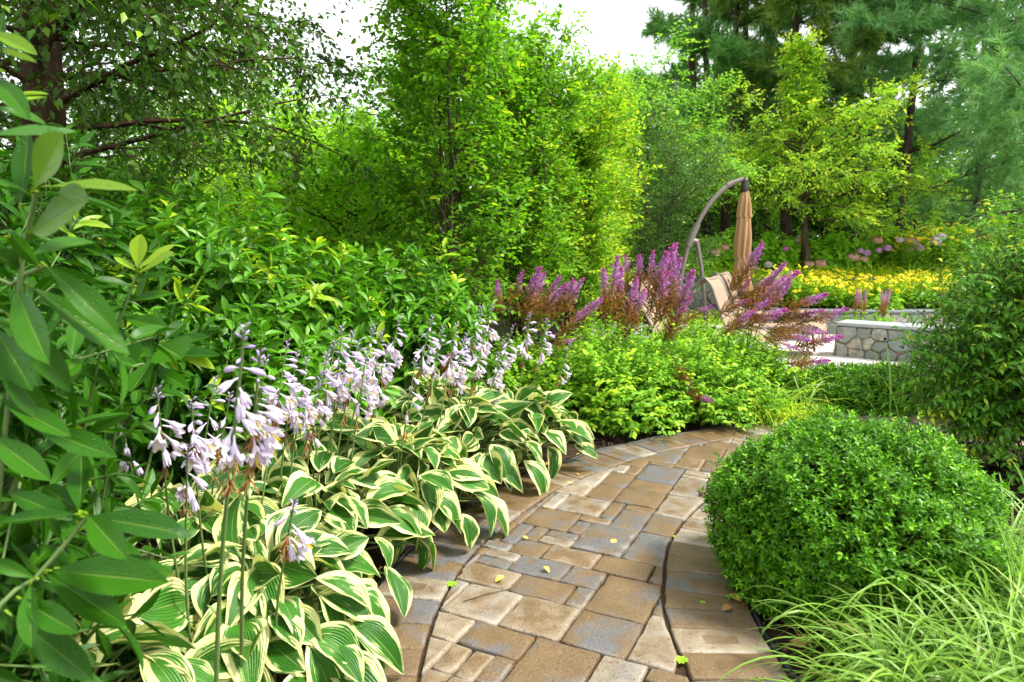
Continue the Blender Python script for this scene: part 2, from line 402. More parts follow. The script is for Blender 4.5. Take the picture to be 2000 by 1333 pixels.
M['brown'] = simple('brown flower centre', (.05, .025, .012), .8)
M['blue'] = simple('blue painted metal', (.1, .33, .5), .4)
M['orange'] = simple('orange painted metal', (.8, .3, .06), .4)
M['chip'] = simple('mulch chip', (.085, .05, .03), .9, vary=(.03, .018, .01), scale=9)
def florm(nm, c1, c2):
    s = NT(nm); c = s.mix(s.attr('rnd'), c1, c2); return s.done(s.trans(s.bsdf(c, .6, .2), c, .25))
M['fl_pink'] = florm('dusty pink floret', (.6, .3, .22), (.75, .45, .4))
M['fl_purple'] = florm('mauve floret', (.48, .22, .52), (.72, .42, .66))
M['fl_lilac'] = florm('pale lilac floret', (.6, .5, .72), (.8, .68, .8))
M['fl_mag'] = florm('magenta floret', (.6, .12, .5), (.75, .25, .6))

# ---------------------------------------------------------------- the ground, the path and the patio
def sstep(x, a, b):
    t = np.clip((x-a)/(b-a), 0, 1); return t*t*(3-2*t)
def wall2y(x): return 13.0+.05*np.sin(x*.8)
def terr(x, y):
    x = np.asarray(x, float); y = np.asarray(y, float)
    right = sstep(x, 2.6, 3.1)
    t1 = .37*sstep(y, 10.72, 10.8)*sstep(x, 4.3, 4.4)
    t2 = np.maximum(t1, .76*sstep(y, wall2y(x)+.12, wall2y(x)+.2)*right)
    t2 = t2+right*.42*sstep(y, 14.2, 17)
    left = (1-right)*.5*sstep(y, 11, 18)
    return t2+left+.8*sstep(y, 18, 40)
xs = np.concatenate([np.linspace(-70, -8, 12), np.arange(-7, 12, .14), np.linspace(13, 70, 12)])
ys = np.concatenate([np.linspace(-20, -1, 6), np.arange(0, 20, .08), np.linspace(20.5, 90, 22)])
X, Y = np.meshgrid(xs, ys); Z = terr(X, Y)-.012+.012*np.sin(X*5.1)*np.cos(Y*4.3)*(Y > .5)*(Y < 10)-.02
g = Geo(); g.add(np.stack([X, Y, Z], -1).reshape(-1, 3), gridF(len(xs)-1, len(ys)-1)[:, :], None)
tag(g.build('ground', M['soil']), kind='structure')

def spline(pts, n=40):
    pts = np.asarray(pts, float); p = np.vstack([2*pts[0]-pts[1], pts, 2*pts[-1]-pts[-2]]); out = []
    for i in range(1, len(p)-2):
        for t in np.arange(n)/n:
            out.append(.5*((2*p[i])+(-p[i-1]+p[i+1])*t+(2*p[i-1]-5*p[i]+4*p[i+1]-p[i+2])*t*t+(-p[i-1]+3*p[i]-3*p[i+1]+p[i+2])*t**3))
    out.append(pts[-1]); return np.array(out)
def resample(c, step):
    l = np.concatenate([[0], np.cumsum(np.linalg.norm(np.diff(c, axis=0), axis=1))]); n = max(2, int(l[-1]/step)); t = np.linspace(0, l[-1], n+1)
    return np.stack([np.interp(t, l, c[:, i]) for i in range(c.shape[1])], -1)
LJ = spline([(-.2, .6), (-.26, 1.3), (-.285, 1.92), (-.27, 2.31), (-.2, 2.67), (-.09, 2.97), (.13, 3.38), (.29, 3.63), (.73, 4.09), (1.13, 4.37), (1.7, 4.67), (2.4, 4.9), (3.3, 5.02), (4.4, 5.05)])
RJ = spline([(.66, .6), (.57, 1.3), (.54, 1.92), (.55, 2.31), (.61, 2.58), (.71, 2.91), (.95, 3.33), (1.16, 3.58), (1.55, 3.86), (2., 4.1), (2.5, 4.3), (3.3, 4.42), (4.4, 4.45)])
def offs(c, d):
    t = nrm(np.gradient(c, axis=0)); return c+np.stack([-t[:, 1], t[:, 0]], -1)*np.asarray(d).reshape(-1, 1)
LO = offs(LJ, np.full(len(LJ), .27)); RO = offs(RJ, np.full(len(RJ), -.31))
rng = np.random.default_rng(5)
def clip_poly(poly, c, ax, ay, hx, hy):
    """clip polygon by an oriented rectangle"""
    for a, hh in ((ax, hx), (-ax, hx), (ay, hy), (-ay, hy)):
        out = []; n = len(poly)
        for i in range(n):
            p, q = poly[i], poly[(i+1) % n]; dp = (p-c)@a-hh; dq = (q-c)@a-hh
            if dp <= 0: out.append(p)
            if dp*dq < 0: out.append(p+(q-p)*dp/(dp-dq))
        poly = out
        if len(poly) < 3: return None
    return np.array(poly)
def area(p): x, y = p[:, 0], p[:, 1]; return .5*np.sum(x*np.roll(y, -1)-np.roll(x, -1)*y)
def inset(p, d):
    e = nrm(np.roll(p, -1, 0)-p); nn = np.stack([-e[:, 1], e[:, 0]], -1); pn = np.roll(nn, 1, 0)
    b = nrm(nn+pn); k = 1/np.maximum(.5, np.sum(b*nn, -1)); return p+b*(d*k)[:, None]
def dens(p, st):
    out = []
    for i in range(len(p)):
        a, b = p[i], p[(i+1) % len(p)]; n = max(1, int(np.linalg.norm(b-a)/st)); out += [a+(b-a)*t/n for t in range(n)]
    return np.array(out)
def clean(p):
    keep = [i for i in range(len(p)) if np.linalg.norm(p[i]-p[i-1]) > 1.5e-3]; return p[keep]
gp = Geo()
def paver(poly, z=.012, border=0.):
    poly = clean(poly)
    if len(poly) < 3: return
    if area(poly) < 0: poly = poly[::-1]
    if area(poly) < .0009: return
    poly = dens(poly, .04); poly = poly+rng.normal(0, .0016, poly.shape)
    r = rng.random(); c = poly.mean(0); zt = z+rng.normal(0, .0015); tl = rng.normal(0, .006, 2)
    rings = [(poly, -.03, 1.), (poly, zt-.007, 1.), (inset(poly, .003), zt-.002, 1), (inset(poly, .008), zt, .95)]
    p3 = rings[-1][0]
    for f_, e in ((.72, .55), (.4, .15)): rings.append((c+(p3-c)*f_, zt+.0006, e))
    n = len(poly); V = []; E = []
    for p, zz, e in rings:
        V.append(np.column_stack([p, zz+(p-c)@tl])); E += [e]*n
    V = np.vstack(V+[np.array([[c[0], c[1], zt+.0006]])]); E.append(0)
    k = len(rings); F = [(j*n+i, j*n+(i+1) % n, (j+1)*n+(i+1) % n, (j+1)*n+i) for j in range(k-1) for i in range(n)]
    gp.add(V, F, None, r, np.array(E)); gp.add(V, [((k-1)*n+i, (k-1)*n+(i+1) % n, k*n) for i in range(n)], np.full((len(V), 2), border), r, np.array(E))
# body of the path: three sizes of block laid as one slanted grid, cut by the two curved joints
band_l = resample(offs(LJ, np.full(len(LJ), -.007)), .06); band_r = resample(offs(RJ, np.full(len(RJ), .007)), .06)
band = np.vstack([band_r, band_l[::-1]])
A = nrm(np.array((math.cos(R(64)), math.sin(R(64))))); B = np.array((A[1], -A[0])); U = .077; O = np.array((.1, .6))
occ = {}; NA, NB = 100, 76
sizes = [(3, 3), (4, 3), (3, 3), (3, 2), (2, 3), (3, 2), (4, 2), (2, 2), (2, 1), (1, 2), (3, 1)]
for j in range(-40, NB):
    for i in range(-20, NA):
        if (i, j) in occ: continue
        o = rng.permutation(len(sizes)) if rng.random() < .75 else np.argsort([-a*b for a, b in sizes])
        for q in list(o)+[None]:
            sa, sb = sizes[q] if q is not None else (1, 1)
            if all((i+x, j+y) not in occ for x in range(sa) for y in range(sb)): break
        for x in range(sa):
            for y in range(sb): occ[(i+x, j+y)] = 1
        c = O+A*U*(i+sa/2)+B*U*(j+sb/2)
        if c[1] < .3 or c[1] > 5.6 or c[0] < -1.2 or c[0] > 4.6: continue
        p = clip_poly([*band], c, A, B, U*sa/2-.0045, U*sb/2-.0045)
        if p is not None: paver(p)
# the two borders: one course of blocks laid across
for inner, sgn, wd in ((LJ, 1, .27), (RJ, -1, .31)):
    c = resample(inner, .01); t = nrm(np.gradient(c, axis=0)); nn = np.stack([-t[:, 1], t[:, 0]], -1)*sgn
    i = 0
    while i < len(c)-30:
        stp = int(rng.choice([14, 15, 16])); j = i+stp
        a = [c[k]+nn[k]*.005 for k in range(i, j, 4)]+[c[j]+nn[j]*.005]; b = [c[k]+nn[k]*wd for k in range(i, j, 4)]+[c[j]+nn[j]*wd]
        q = np.array(a+b[::-1]); d0 = t[i]*.002; q[:2] += 0
        cen = q.mean(0); q = cen+(q-cen)*.985
        # keep the curved inner joint 5 mm and the course joints 3 mm
        paver(q, .011, 1.); i = j
tag(gp.build('path', M['paver']), kind='structure')
gb = Geo()
cl = resample(offs(LJ, np.full(len(LJ), .275)), .1); rl = resample(offs(RJ, np.full(len(RJ), -.315)), .1); n = min(len(cl), len(rl))
a_ = resample(offs(LJ, np.full(len(LJ), .275)), .1); b_ = resample(offs(RJ, np.full(len(RJ), -.315)), .1)
t_ = np.linspace(0, 1, 60); pa = np.stack([np.interp(t_, np.linspace(0, 1, len(a_)), a_[:, i]) for i in (0, 1)], -1); pb = np.stack([np.interp(t_, np.linspace(0, 1, len(b_)), b_[:, i]) for i in (0, 1)], -1)
V = np.stack([np.column_stack([pa, np.full(60, -.004)]), np.column_stack([pb, np.full(60, -.004)])], 1).reshape(-1, 3)
gb.add(V, gridF(1, 59)); o = gb.build('path_bed', M['soil']); tag(o, kind='structure')
# patio
gq = Geo(); px_ = np.linspace(1.2, 14, 30); py_ = np.linspace(6.6, 10.68, 12); X, Y = np.meshgrid(px_, py_)
gq.add(np.stack([X, Y, np.full(X.shape, .012)], -1).reshape(-1, 3), gridF(29, 11)); tag(gq.build('patio', M['patio']), kind='structure')
gq = Geo(); px_ = np.linspace(1.2, 4.28, 9); py_ = np.linspace(10.7, 11.9, 4); X, Y = np.meshgrid(px_, py_)
gq.add(np.stack([X, Y, np.full(X.shape, .01)], -1).reshape(-1, 3), gridF(8, 3)); tag(gq.build('patio', M['patio']), kind='structure')
# plastic edging along both borders
for i, (c, sgn, lb) in enumerate(((LJ, .283, 'black plastic edging between hosta bed and paver path'), (RJ, -.323, 'black plastic edging between boxwood bed and paver path'))):
    q = resample(offs(c, np.full(len(c), sgn)), .08); ge = Geo(); tube(ge, np.column_stack([q, .004+.004*np.sin(np.arange(len(q))*.9)]), .008, 8)
    q2 = np.column_stack([q, np.full(len(q), -.02)]); tube(ge, q2, .006, 5); tag(ge.build('path_edging', M['plastic'], origin=(*q[0], 0)), lb, 'edging')

# ---------------------------------------------------------------- woody plants
def limb(rng, p, d, length, n, up, wig):
    pts = [np.array(p, float)]; d = nrm(d); st = length/n
    for i in range(n):
        d = nrm(d+np.array((0, 0, up))/n+rng.normal(0, wig, 3)); pts.append(pts[-1]+d*st)
    return np.array(pts)
def leaf_twigs(g, rng, S, Dr, Ln, nl, size, Ts, spread=.8, droop=.1, yfrac=.1, ybias=0., m=0, normal_noise=.45, facing=None):
    """nl leaves along each twig, alternately left and right"""
    k = len(S); t = (np.arange(nl)+.6)/nl; 
    pos = S[:, None]+Dr[:, None]*Ln[:, None, None]*t[None, :, None]; pos[..., 2] -= droop*(Ln[:, None]*t[None])**2*2
    side = nrm(np.cross(Dr, (0, 0, 1.)+rng.normal(0, .25, Dr.shape))); sg = np.where(np.arange(nl) % 2, 1., -1.)
    d = Dr[:, None]*.55+side[:, None]*sg[None, :, None]*spread+rng.normal(0, .25, (k, nl, 3)); d[..., 2] -= droop
    d = nrm(d.reshape(-1, 3)); pos = pos.reshape(-1, 3); N = len(pos)
    nn = np.array((0, 0, 1.))+rng.normal(0, normal_noise, (N, 3))
    if facing is not None: nn = nn+facing
    Mx = frames(d, nn)*(size*rng.uniform(.65, 1.15, N))[:, None, None]
    cl = np.repeat(rng.random(k), nl); rn = np.clip(.55*rng.random(N)+.45*cl, 0, 1)
    yy = np.clip((np.tile(t, k) > .7)*(rng.random(N) < yfrac*2)*rng.random(N)+np.repeat((rng.random(k) < ybias)*rng.uniform(.3, .9, k), nl), 0, 1)
    inst_var(g, Ts, rng, pos, Mx, rn, yy, m)
T_small = [BENT]
T_mid = [leafT(3, 2, .27, .45, .3, .15), leafT(3, 2, .25, .45, .1, .3)]
def make_tree(name, label, cat, base, height, r0, prof, nl_limb, seed, leafm, barkm, leaf=.05, Ts=T_small, limb_up=.3, sub=6, twigs=7, tl=.35, nleaf=9,
              wig=.12, droop=.1, lean=(0, 0), z0=.15, elev=.5, yfrac=.1, ybias=0., spread=.8, stems=1, group=None, ymaxside=None, azr=None, twd=.6, tuft=None, crownname='crown', trunk_up=None):
    rng = np.random.default_rng(seed); base = np.array(base, float)
    rt = root(name, label, cat, base, group)
    wood = Geo(); S = []; Dd = []; LL = []
    tops = []
    for si in range(stems):
        d = np.array((lean[0], lean[1], 1.)); 
        if stems > 1: a = si/stems*TAU+rng.random(); d = d+np.array((math.cos(a), math.sin(a), 0))*rng.uniform(.06, .16)
        tr = limb(rng, base+(0 if stems == 1 else 1)*np.array((rng.normal(0, .03), rng.normal(0, .03), 0)), d, height*(1 if si == 0 else rng.uniform(.75, 1)), 12, .1, .02)
        tr[0, 2] -= .1
        rr = r0*(1-np.linspace(0, 1, 13)**.9*.93)*(1 if si == 0 else .7); tube(wood, tr, rr, 9 if r0 > .06 else 6); tops.append((tr, rr))
    for i in range(nl_limb):
        tr, rr = tops[i % stems]; f = z0+(1-z0)*((i+.5)/nl_limb)**.9*.97; x = f*12; a = int(x); q = tr[a]+(tr[min(a+1, 12)]-tr[a])*(x-a)
        az = i*2.39996+rng.normal(0, .3)
        if azr: az = rng.uniform(*azr)
        ln = prof(f, az)*rng.uniform(.8, 1.15)
        if ln < .1: continue
        el = elev if not callable(elev) else elev(f)
        d = np.array((math.cos(az)*math.cos(el), math.sin(az)*math.cos(el), math.sin(el)))
        lp = limb(rng, q, d, ln, 7, limb_up, wig); rl_ = min(rr[a]*.5, .008+ln*.008)*np.linspace(1, .2, 8); tube(wood, lp, rl_, 5)
        for s_ in range(sub):
            ff = .15+.85*(s_+rng.random())/sub; xx = min(6.99, ff*7); b = int(xx); sp = lp[b]+(lp[b+1]-lp[b])*(xx-b); ld = nrm(lp[b+1]-lp[b])
            side = nrm(np.cross(ld, (0, 0, 1)))*(1 if s_ % 2 else -1); sdv = nrm(ld*.6+side*.75+rng.normal(0, .28, 3)); sl_ = (.12+ln*.33*(1.15-ff))*rng.uniform(.7, 1.2)
            sq = limb(rng, sp, sdv, sl_, 4, limb_up*.5-droop, wig); tube(wood, sq, np.linspace(max(.003, rl_[b]*.5), .002, 5), 3)
            n = twigs; tt = np.sort(rng.random(n))**.8*3.99; ti = tt.astype(int); S.append(sq[ti]+(sq[ti+1]-sq[ti])*(tt-ti)[:, None])
            dd = nrm(sq[ti+1]-sq[ti])*.7+rng.normal(0, twd, (n, 3)); dd[:, 2] += limb_up*.3-droop; Dd.append(nrm(dd)); LL.append(tl*rng.uniform(.6, 1.2, n))
        n = 3; S.append(np.repeat(lp[-1:], n, 0)); dd = nrm(lp[-1]-lp[-2])+rng.normal(0, .3, (n, 3)); Dd.append(nrm(dd)); LL.append(tl*rng.uniform(.7, 1.2, n))
    S = np.vstack(S); Dd = np.vstack(Dd); LL = np.concatenate(LL)
    Mx = frames(Dd, rng.normal(0, 1, Dd.shape))*np.stack([np.full(len(S), .0022), LL, np.full(len(S), .0022)], -1)[:, None, :]
    inst(wood, PRISM, S, Mx)
    wood.build('trunk', barkm, rt)
    cr_ = Geo()
    if tuft is None: leaf_twigs(cr_, rng, S, Dd, LL, nleaf, leaf, Ts, spread, droop, yfrac, ybias)
    else:
        t = (np.arange(nleaf)+.7)/nleaf; pos = (S[:, None]+Dd[:, None]*LL[:, None, None]*t[None, :, None]).reshape(-1, 3); N = len(pos)
        d = nrm(np.repeat(Dd, nleaf, 0)+rng.normal(0, .35, (N, 3))); Mx = frames(d, rng.normal(0, 1, (N, 3)))*(leaf*rng.uniform(.7, 1.2, N))[:, None, None]
        inst(cr_, tuft, pos, Mx, np.clip(.5*rng.random(N)+.5*np.repeat(rng.random(len(S)), nleaf), 0, 1), (rng.random(N) < yfrac)*rng.random(N))
    cr_.build(crownname, leafm, rt, smooth=False)
    return rt
def tuftT(n=9, seed=0, wdt=.018, ang=.8):
    r = np.random.default_rng(seed); V = []; F = []; UV = []
    for i in range(n):
        d = nrm(np.array((r.normal(0, ang), 1, r.normal(0, ang)))); s = nrm(np.cross(d, r.normal(0, 1, 3)))*wdt; b = np.array((0, i/n*.35, 0)); k = len(V)
        V += [b-s, b+s, b+d*r.uniform(.7, 1)]; F.append((k, k+1, k+2)); UV += [(0, 0), (1, 0), (.5, 1)]
    return np.array(V), np.array(F), np.array(UV)
TUFT = tuftT(12, wdt=.035, ang=.75)

# dark birch at the left whose boughs droop across the upper left of the picture
bp = G(148, 640)*0+np.array((-3.25, 5.1, 0))
make_tree('birch_tree', 'large dark birch with thick peeling trunk and drooping boughs at upper left', 'tree', (-3.42, 5.0, 0), 6.8, .2,
          lambda f, az: (2.35 if math.cos(az+.3) > -.2 else 1.8)*(1-.1*f), 80, 11, M['birch'], M['bark_birch'], .07, T_small, -.5, 10, 9, .45, 9, wig=.1, droop=.22, lean=(.04, 0), z0=.27, elev=.3, yfrac=.08, spread=.7, azr=None)

def horn_prof(w): return lambda f, az: w*(.35+1.1*math.sin(math.pi*min(1, (f+.1)/1.15))**.8)*(.55+.45*(1-f))
hb = [((-.62, 6.5, 0), 4.55, 1.0, 21, .06, 'foremost upswept hornbeam tree with dark twin stems, tallest against the sky', .02),
      ((.12, 7.5, 0), 3.4, .85, 22, .08, 'bright green hornbeam just right of the tall dark stemmed one', .1),
      ((.72, 8.6, 0), 3.25, .85, 23, .2, 'yellow tipped hornbeam in the middle of the row of upswept trees', .3),
      ((1.15, 9.9, 0), 3.4, .85, 24, .2, 'narrow yellow green hornbeam second from the far end of the row', .42),
      ((1.45, 11.2, 0), 3.5, .85, 25, .3, 'farthest hornbeam, golden green, ending the row beside the dark shrub', .42)]
for b_, h_, w_, sd_, y_, lb, yb in hb:
    make_tree('hornbeam_tree', lb, 'tree', b_, h_, .045, horn_prof(w_), 60 if sd_ < 24 else 50, sd_, M['hornbeam'], M['bark'], .07, T_mid if sd_ < 22 else T_small, .35, 6, 7, .3, 9,
              wig=.09, droop=.03, z0=.06, elev=.95, yfrac=y_, ybias=yb, stems=3, group='hornbeams in a row behind the flowers', twd=.5)
# looser trees behind the laurel hedge
bk = [((-1.9, 8.2, 0), 2.6, 1.1, 31, 'ygtree', 'open yellow green tree between the birch boughs and the tall hornbeam', .25),
      ((-3.3, 9.4, 0), 2.8, 1.4, 32, 'ygtree', 'loose yellow green tree half hidden behind the birch boughs', .2),
      ((-5.4, 8.6, 0), 4.6, 1.9, 33, 'birch', 'dark leafy tree at the far left behind the birch trunk', .05),
      ((-1.0, 9.9, 0), 3.9, 1.3, 34, 'maple', 'mid green tree standing behind the tall hornbeam', .1),
      ((-2.6, 12.5, 0), 3.1, 1.6, 35, 'maple', 'taller green tree rising in the sky gap left of the hornbeams', .05),
      ((-5.6, 12.5, 0), 4.0, 2.4, 36, 'maple', 'broad green tree far back behind the birch crown', .05)]
for b_, h_, w_, sd_, mt, lb, yb in bk:
    make_tree('broadleaf_tree', lb, 'tree', b_, h_, .07, lambda f, az, w_=w_: w_*(.5+.7*math.sin(math.pi*min(1, f))), 46, sd_, M[mt], M['bark'], .09 if sd_ < 34 else .11, T_small, .15, 6, 7, .38, 8,
              wig=.16, droop=.06, z0=.06, elev=.4, yfrac=.15, ybias=yb, group='loose broadleaf trees behind the hedge')
make_tree('broadleaf_tree', 'airy fresh green tree between the hornbeam row and the first pine', 'tree', (2.6, 13.4, .0), 4.5, .07, lambda f, az: 1.55*(.5+.8*math.sin(math.pi*f)), 34, 41, M['maple'], M['bark'], .1, T_small, .1, 7, 6, .45, 8,
          wig=.16, droop=.08, z0=.1, elev=.35, yfrac=.2, ybias=.15, group='loose broadleaf trees behind the hedge')
make_tree('crepe_myrtle', 'dark small leaved shrub tree with reddish tips left of the umbrella', 'tree', (2.65, 12.0, .0), 3.5, .05, lambda f, az: .95*(.5+.9*math.sin(math.pi*f)), 34, 42, M['darkleaf'], M['bark'], .055, T_small, .3, 7, 7, .35, 9,
          wig=.14, droop=.02, z0=.05, elev=.6, yfrac=.15, ybias=.02, stems=3)
for i, (px, Yd, h_, lb) in enumerate([(1465, 18.6, 2.6, 'bright green understorey tree between the trunks left of the dogwood'), (1725, 18.4, 2.8, 'bright green understorey tree in the gap right of the dogwood'), (1600, 19.5, 2.6, 'green understorey tree directly behind the dogwood stem'), (1300, 17, 2.6, 'green understorey tree behind the umbrella mast')]):
    X_ = (px-1000)/FPX*Yd; make_tree('broadleaf_tree', lb, 'tree', (X_, Yd, float(terr(X_, Yd))), h_, .05, lambda f, az: 1.5*(.5+.7*math.sin(math.pi*min(1, f))), 24, 45+i, M['maple'], M['bark'], .13, T_small, .1, 6, 6, .4, 8, wig=.16, droop=.06, z0=.05, elev=.4, yfrac=.2, ybias=.2, group='understorey trees in the wood')
# dogwood: tiered and yellow green
db = P(1577, 520, 13.9); db[2] = terr(db[0], db[1])
make_tree('dogwood_tree', 'spreading yellow green dogwood with tiered boughs behind the umbrella', 'tree', db, 4.3, .085, lambda f, az: ((2.15*(1-((f-.38)/.5)**2)+.25) if f < .62 else (.32 if int(f*66) % 4 == 0 else 0)), 66, 51, M['dogwood'], M['bark'], .09, T_small, -.02, 9, 7, .36, 9,
          wig=.12, lean=(-.09, 0), droop=.1, z0=.26, elev=lambda f: .12+(.9 if f > .7 else .3*f), yfrac=.25, ybias=.15, spread=.7)
# pines
def pine(label, px, Yd, h_, w_, seed, mt, r0, z0, tl=.42, leaf=.25, nl=24, up=.1, grp='tall pines at the back', sub=8, tw=7, elev=.12, lean=(0, 0)):
    X_ = (px-1000)/FPX*Yd; b = (X_, Yd, float(terr(X_, Yd)))
    return make_tree('pine_tree', label, 'tree', b, h_, r0, lambda f, az: w_*(1.08-f)**.5, nl, seed, M[mt], M['bark_pine'], leaf, None, up, sub, tw, tl, 6, wig=.1, droop=.04, z0=z0, elev=elev, yfrac=.15, group=grp, twd=.4, tuft=TUFT, lean=lean)
pine('tall dark pine with bare reddish trunk left of the dogwood', 1408, 16.5, 13, 1.7, 61, 'pine', .12, .2)
pine('dense green pine whose crown fills the gap right of the sky opening', 1350, 18.5, 13, 1.75, 62, 'pine', .11, .08, nl=26)
pine('thin yellowish pine with forked bare boughs directly above the dogwood', 1530, 15.6, 12, 1.9, 63, 'yellowpine', .13, .22, nl=34, elev=.4)
pine('slim dark pine between the thin pine and the big white pine', 1640, 19.5, 12, 1.9, 64, 'pine', .1, .06, nl=26)
pine('blue green white pine with dark trunk above the yellow flowers', 1745, 15.5, 12, 2.9, 65, 'pine2', .11, .1, nl=26)
pine('largest white pine, its long boughs sweeping in from the right edge', 2060, 13.6, 10, 3.8, 66, 'pine2', .17, .08, nl=32, tl=.55, leaf=.24)
pine('white pine in shade at the far right behind the long boughs', 1890, 19.0, 12, 3.0, 67, 'pine2', .12, .05, nl=26)
pine('dim pine with low boughs behind the dogwood trunk', 1480, 21, 7, 2.2, 68, 'pine', .12, .06, nl=26)
pine('distant pine filling in behind the hornbeam row', 1210, 22, 5.2, 2.2, 69, 'pine', .12, .05, nl=24)
# bare trunks in the wood
for i, (px, Yd, r_, lb) in enumerate([(1378, 17.5, .1, 'slim bare trunk just left of the reddish pine trunk'), (1432, 20, .12, 'dark bare trunk beside the reddish pine trunk, seen left of the umbrella'), (1655, 17, .1, 'thin dark trunk right of the dogwood stem'),
                                  (1700, 20, .1, 'bare trunk in deep shade above the hydrangeas'), (1348, 18, .1, 'bare trunk half hidden behind the dark shrub'), (1625, 22, .13, 'farthest bare trunk in shade behind the dogwood')]):
    rng = np.random.default_rng(300+i); X_ = (px-1000)/FPX*Yd; b = np.array((X_, Yd, float(terr(X_, Yd)))); rt = root('bare_tree', lb, 'tree', b, 'bare trunks in the wood'); g = Geo()
    tr = limb(rng, b-np.array((0, 0, .2)), (rng.normal(0, .03), 0, 1), 9, 12, 0, .015); tube(g, tr, r_*np.linspace(1, .5, 13), 9); g.build('trunk', M['bark_pine'], rt)
    for k in range(6):
        q = tr[rng.integers(3, 9)]; a = rng.random()*TAU; lp = limb(rng, q, (math.cos(a), math.sin(a), .2), rng.uniform(.5, 1.4), 5, -.2, .15); g = Geo(); tube(g, lp, np.linspace(.022, .006, 6), 4); g.build('branch', M['bark_pine'], rt)
# woodland beyond, one mass
rng = np.random.default_rng(77); g = Geo(); N = 17000
ax = rng.uniform(-26, 30, N); ay = rng.uniform(21, 34, N)+.15*np.abs(ax); blob = rng.normal(0, 1, (N, 3))
cx = np.round(ax/2.4)*2.4+np.sin(np.round(ay/3)*3.3)*1.3; top = np.where(cx > 7, 4.8, 3.3)+1.3*np.sin(cx*1.7)+.8*np.sin(cx*.63+1)
az_ = rng.random(N)**1.3*top; ok = (rng.random(N) < .9)
pos = np.stack([ax, ay, az_+terr(ax, ay)], -1)[ok]; n = len(pos)
d = nrm(rng.normal(0, 1, (n, 3))*np.array((1, 1, .5))); clus = 7
pp = np.repeat(pos, clus, 0)+rng.normal(0, .28, (n*clus, 3)); dd = nrm(np.repeat(d, clus, 0)+rng.normal(0, .6, (n*clus, 3)))
Mx = frames(dd, np.array((0, 0, 1.))+rng.normal(0, .5, dd.shape))*(.36*rng.uniform(.6, 1.2, len(pp)))[:, None, None]
inst(g, BENT, pp, Mx, np.clip(np.repeat(rng.random(n), clus)*.7+rng.random(len(pp))*.3, 0, 1), np.repeat((rng.random(n) < .12)*rng.random(n), clus))
tag(g.build('woodland', M['wood'], smooth=False), 'dense dark woodland closing off the view behind the pines', 'woodland', kind='stuff')

# ---------------------------------------------------------------- shoot shrubs (laurel, boxwood, nandina, hydrangea, astilbe foliage)
def shell(rng, n, rad, c, zmin=-.2, lo=.72, lump=.1, pw=1.):
    u = nrm(rng.normal(0, 1, (n*4, 3))); u = u[u[:, 2] > zmin][:n]
    a = np.arctan2(u[:, 1], u[:, 0]); l = 1+lump*(np.sin(a*3+c[0]*7)*np.cos(u[:, 2]*4+c[1])+.7*np.sin(a*7+u[:, 2]*9+c[1]*3))
    fr = lo+(1-lo)*rng.random(len(u))**pw
    nn = nrm(u/np.array(rad)); return np.array(c)+u*np.array(rad)*(l*fr)[:, None], nn, fr
def spiral_leaves(g, rng, S, Dr, Ln, nl, size, Ts, m=0, ang=.9, start=.25, ytop=0., droop=.1, nrmz=.7, rn0=None, jit=.3):
    k = len(S); t = start+(1-start)*(np.arange(nl)+.5)/nl; ax1 = nrm(np.cross(Dr, rng.normal(0, 1, Dr.shape))); ax2 = np.cross(Dr, ax1)
    ph = rng.random(k)[:, None]*TAU+np.arange(nl)[None]*2.4
    rad = ax1[:, None]*np.cos(ph)[..., None]+ax2[:, None]*np.sin(ph)[..., None]
    up = (.25+.75*t)[None, :, None]; d = Dr[:, None]*(1.2*up-ang*.5)+rad*(1.35-.6*up)*ang; d = d+rng.normal(0, jit*.4, d.shape); d[..., 2] -= droop*(1-t)[None]*2
    d = nrm(d.reshape(-1, 3)); pos = (S[:, None]+Dr[:, None]*(Ln[:, None]*t[None])[..., None]).reshape(-1, 3)
    nn = np.repeat(Dr, nl, 0)*(1-nrmz)+np.array((0, 0, nrmz))+rng.normal(0, jit, d.shape)
    N = len(pos); sz = size*rng.uniform(.75, 1.15, N)*np.tile(1.05-.35*np.maximum(0, t-.75)*4, k)
    Mx = frames(d, nn)*sz[:, None, None]; r = np.clip(.5*rng.random(N)+.5*np.repeat(rng.random(k), nl), 0, 1) if rn0 is None else rn0
    y = np.repeat((rng.random(k) < ytop)*rng.uniform(.4, 1, k), nl)*np.tile(t > .55, k)
    inst_var(g, Ts, rng, pos, Mx, r, y, m)
def stems_to(g, rng, S, base, spr=.15, rad=.006, every=1, k=4):
    for p in S[::every]:
        b = np.array(base)+rng.normal(0, spr, 3)*np.array((1, 1, 0)); mid = (b*.45+p*.55)+rng.normal(0, .03, 3); mid[:2] = b[:2]*.35+p[:2]*.65*1.0; tube(g, resample(spline([b, mid, p], 5), .12) if np.linalg.norm(p-b) > .2 else np.array([b, p]), rad, k)
T_laurel = [leafT(7, 4, .17, .55, .35, c_, cup=.15) for c_ in (.1, .25, .4)]
T_laurelN = [leafT(10, 6, .135, .57, .35, c_, cup=.3, wave=.006, ph=i) for i, c_ in enumerate((.08, .2, .35, .5))]
T_laurelF = [leafT(3, 2, .17, .55, .35, c_) for c_ in (.1, .35)]
